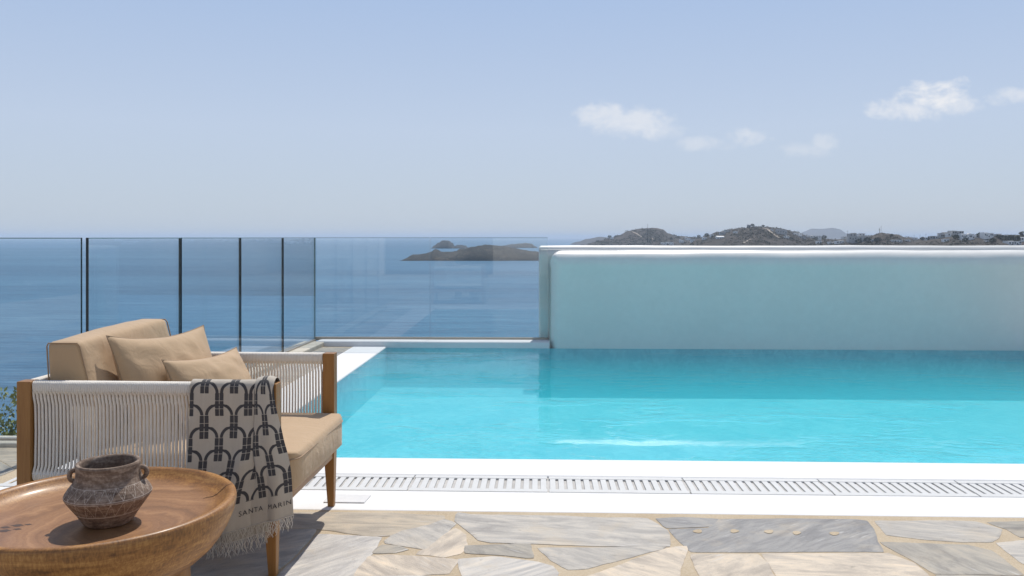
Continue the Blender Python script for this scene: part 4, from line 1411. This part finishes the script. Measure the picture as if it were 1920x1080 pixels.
# woven lettering above the hem
fc = bpy.data.curves.new('lettering', 'FONT'); fc.body = 'SANTA  MARINA'; fc.size = 0.0245; fc.space_character = 1.18
fo = bpy.data.objects.new('lettering', fc); C.objects.link(fo)
bpy.context.view_layer.update()
tm = bpy.data.meshes.new_from_object(fo.evaluated_get(bpy.context.evaluated_depsgraph_get()))
tv = [v.co.copy() for v in tm.vertices]; tf = [tuple(p_.vertices) for p_ in tm.polygons]
bpy.data.objects.remove(fo); bpy.data.curves.remove(fc); bpy.data.meshes.remove(tm)
def towel_n(a, t):
    e_ = 0.002
    du = towel_pt(a + e_, t) - towel_pt(a - e_, t); dv = towel_pt(a, t + e_) - towel_pt(a, t - e_)
    n_ = dv.cross(du)
    if n_.length < 1e-9: return Vector((0, -1, 0))
    n_.normalize()
    return n_ if n_.y < 0 else -n_
lv = []; skip = []
tx0 = 0.205; tt0 = TL - 0.044
for c_ in tv:
    a, t = tx0 + c_.x, tt0 - c_.y
    over = a > WC - .003
    a = min(a, WC - .003)
    skip.append(over)
    lv.append(towel_pt(a, t) + towel_n(a, t) * 0.0012); ink.append(0.01)
mb.add(lv, [f_ for f_ in tf if not any(skip[q] for q in f_)], 1)
towel = mb.build('throw_towel', [M_towel, M_ink])
towel.location = CH; towel.rotation_euler = (0, 0, CR)
set_attr(towel, 'ink', ink)
tag(towel, 'beige woven towel with charcoal arch pattern and fringe draped over the chair arm', 'towel')
mb = MB()
rng = random.Random(3)
for layer in (0, 1):
    cnt = 120 if layer == 0 else 85
    for i in range(cnt):
        a = (WC if layer == 0 else .30) * (i + rng.uniform(.2, .8)) / cnt
        base = towel_pt(a, TL - .002 if layer == 0 else TL + .033) + (Vector((0.006, .011, 0)) if layer else Vector((0, 0, 0)))
        grp = sin(i * 0.9) * .006
        ln = rng.uniform(.030, .052); ph = rng.uniform(0, 6.28); cx_ = rng.uniform(-.010, .010) + grp
        pth = []
        for k in range(7):
            t = k / 6
            pth.append(base + Vector((cx_ * t * t + .0022 * sin(ph + t * 9), -.004 * t + .0025 * cos(ph + t * 8) - rng.uniform(0, .002), -ln * t)))
        mb.tube(pth, lambda t: .0011 * (1 - .4 * t), 4)
    # knotted hem edge
    pth = [towel_pt(WC * k / 90, TL) for k in range(91)] if layer == 0 else [towel_pt(.30 * k / 60, TL + .034) + Vector((.006, .011, 0)) for k in range(61)]
    mb.tube(pth, .0016, 5)
mb.build('fringe', M_fringe, towel)

# ------------------------------------------------------------------ round table
TC = Vector((-1.093, 2.22, 0)); TZ = 0.40
table = empty('coffee_table', TC, 0, 'round carved wooden table with raised rim in front of the chair', 'table')
prof_out = [(0.0, .205), (.12, .207), (.20, .214), (.235, .228), (.262, .246), (.290, .270), (.311, .297), (.328, .326), (.340, .354), (.3455, .378), (.3465, .390), (.3445, .397), (.339, .4005)]
prof_in = [(.330, .4005), (.324, .3985), (.319, .393), (.312, .385), (.300, .3765), (.284, .3705), (.262, .3675), (.23, .3668), (.15, .3666), (.07, .3666), (0.0005, .3666)]
mb = MB(); mb.lathe(prof_out + prof_in, 180)
inner = [0.0] * (len(prof_out) * 180)
for (r, z) in prof_in: inner += [min(1, max(0, (0.300 - r) / .03))] * 180
# the split in the far right rim
def crack_pt(r):
    return interp([(q[0], q[1]) for q in prof_in[::-1]], r)
va = []
ang0 = radians(28)
for k in range(15):
    r = .262 + (.338 - .262) * k / 14
    a = ang0 + .010 * sin(k * .9) + .03 * (1 - k / 14)
    wv = .0008 + .0012 * sin(pi * (k + 1) / 16)
    for s in (-1, 1):
        va.append((r * cos(a) - s * wv * sin(a), r * sin(a) + s * wv * cos(a), crack_pt(r) + .0009))
mb.add(va, [(2 * i, 2 * i + 2, 2 * i + 3, 2 * i + 1) for i in range(14)], 1); inner += [0] * len(va)
for (sx0, sy0, sr) in ((-.165, -.085, .010), (-.188, -.10, .008), (-.150, -.112, .007), (-.175, -.125, .011), (-.142, -.078, .006)):
    pts = [(sx0 + sr * (1 + .3 * sin(3 * k + sr * 900)) * cos(k * .524) * 1.5, sy0 + sr * (1 + .3 * cos(2 * k)) * sin(k * .524) * .8, .3670) for k in range(12)]
    mb.add(pts, [tuple(range(12))], 2); inner += [0] * 12
o = mb.build('tray_top', [M_table, M_crack, M_stain], table)
set_attr(o, 'inner', inner)
for k in range(3):
    a = radians(52 + 120 * k)
    mb = MB()
    cx0, cy0 = .205 * cos(a), .205 * sin(a)
    vs = []
    for (z, rx, ry) in ((0.0, .058, .058), (.06, .060, .060), (.16, .066, .066), (.225, .074, .074), (.262, .080, .080)):
        for j in range(28):
            b = 2 * pi * j / 28
            k2 = min(1.0, z / .262)
            vs.append((cx0 + rx * cos(b) - .03 * cos(a) * k2, cy0 + ry * sin(b) - .03 * sin(a) * k2, min(z, .262)))
    fs = [(i * 28 + j, i * 28 + (j + 1) % 28, (i + 1) * 28 + (j + 1) % 28, (i + 1) * 28 + j) for i in range(4) for j in range(28)]
    fs.append(tuple(range(27, -1, -1)))
    mb.add(vs, fs, 0, True); mb.build('leg', M_leg, table)

# ------------------------------------------------------------------ clay pot
pot = empty('clay_pot', (-1.038, 2.158, .3668), radians(12), 'small brown clay pot with incised triangles and two lug handles on the table', 'pot')
po = [(.0, .0), (.056, .0), (.062, .004), (.068, .012), (.080, .030), (.094, .048), (.106, .064), (.1115, .072), (.1125, .077), (.110, .083), (.104, .092), (.095, .103), (.088, .112), (.084, .120), (.0825, .130), (.082, .140), (.083, .148), (.0835, .153), (.0815, .157), (.0775, .158)]
pi_n = [(.0735, .1565), (.071, .152), (.070, .140), (.071, .120), (.082, .100), (.095, .078), (.085, .050), (.060, .018), (.0, .012)]
def dense(pr, k):
    out = []
    for a, b in zip(pr, pr[1:]):
        for q in range(k): out.append((a[0] + (b[0] - a[0]) * q / k, a[1] + (b[1] - a[1]) * q / k))
    out.append(pr[-1]); return out
po = [(r * .925, z) for r, z in po]; pi_n = [(r * .925, z) for r, z in pi_n]
pod = dense(po, 6); SEG = 420
mb = MB(); mb.lathe(pod, SEG); mb.lathe([po[-1]] + pi_n, SEG)
ink = []
NT_ = 22
def tri_ink(th, z):
    v = 0.0
    for (z0, z1, up) in ((.078, .107, 1), (.036, .074, 0)):
        for zz in (z0, z1):
            v = max(v, 1 - abs(z - zz) / .0014)
        if z0 < z < z1:
            f_ = (z - z0) / (z1 - z0)
            s = th / (2 * pi) * NT_
            i = math.floor(s); fr_ = s - i
            # zigzag
            tri = abs(fr_ - .5) * 2 if up else 1 - abs(fr_ - .5) * 2
            w_ = .10
            v = max(v, 1 - abs(tri - f_) / w_)
            inside = (tri < f_)
            if (inside and up) or (not inside and not up and i % 2):
                hsh = (fr_ * 5 + f_ * 1.2) % 1.0
                v = max(v, .9 - abs(hsh - .5) / .16)
    for zz in (.118, .1235, .131, .1365, .1445):
        v = max(v, .55 - abs(z - zz - .0006 * sin(th * 5)) / .0009)
    return max(0.0, v)
for (r, z) in pod:
    for j in range(SEG): ink.append(tri_ink(2 * pi * j / SEG, z))
ink += [0.0] * ((len(pi_n) + 1) * SEG)
o = mb.build('vessel', M_clay, pot); set_attr(o, 'ink', ink)
for s in (-1, 1):
    mb = MB(); path = []
    for k in range(13):
        a = radians(-115 + 230 * k / 12)
        path.append((s * (.0800 + .0125 * cos(a)), 0, .125 + .0140 * sin(a)))
    mb.tube(path, .0060, 10); o = mb.build('lug_handle', M_clay, pot); set_attr(o, 'ink', [0.0] * len(mb.v))

# ------------------------------------------------------------------ shrubs on the slope outside the left glass
rng = random.Random(21)
for (x, y, h_, r, lab) in ((-2.95, 4.95, 1.30, .50, 'yellow green leafy shrub outside the glass, behind the left chair post'),
                           (-3.75, 5.2, 1.10, .5, 'yellow green shrub outside the glass, next left of the one behind the post'),
                           (-4.8, 5.3, 1.2, .55, 'bushy green shrub outside the glass, farthest left')):
    zb = slope_h(x, y) - .05
    root = empty('shrub', (x, y, zb), 0, lab, 'shrub', 'shrubs outside the glass')
    at = []; mb = MB()
    for k in range(5):
        c = (rng.uniform(-.5, .5) * r, rng.uniform(-.5, .5) * r, h_ * rng.uniform(.45, .78))
        leaf_cloud(mb, c, (r * .62, r * .62, h_ * .30), 2200, .017, rng, 0.45, at)
    o = mb.build('foliage', M_leaf, root); set_attr(o, 'rnd', at)
    mb = MB()
    for k in range(6):
        a = rng.uniform(0, 6.28); mb.tube([(0, 0, 0), (.25 * r * cos(a), .25 * r * sin(a), h_ * .35), (.5 * r * cos(a), .5 * r * sin(a), h_ * .75)], lambda t: .012 * (1 - .6 * t), 5)
    mb.build('stem', M_bark, root)
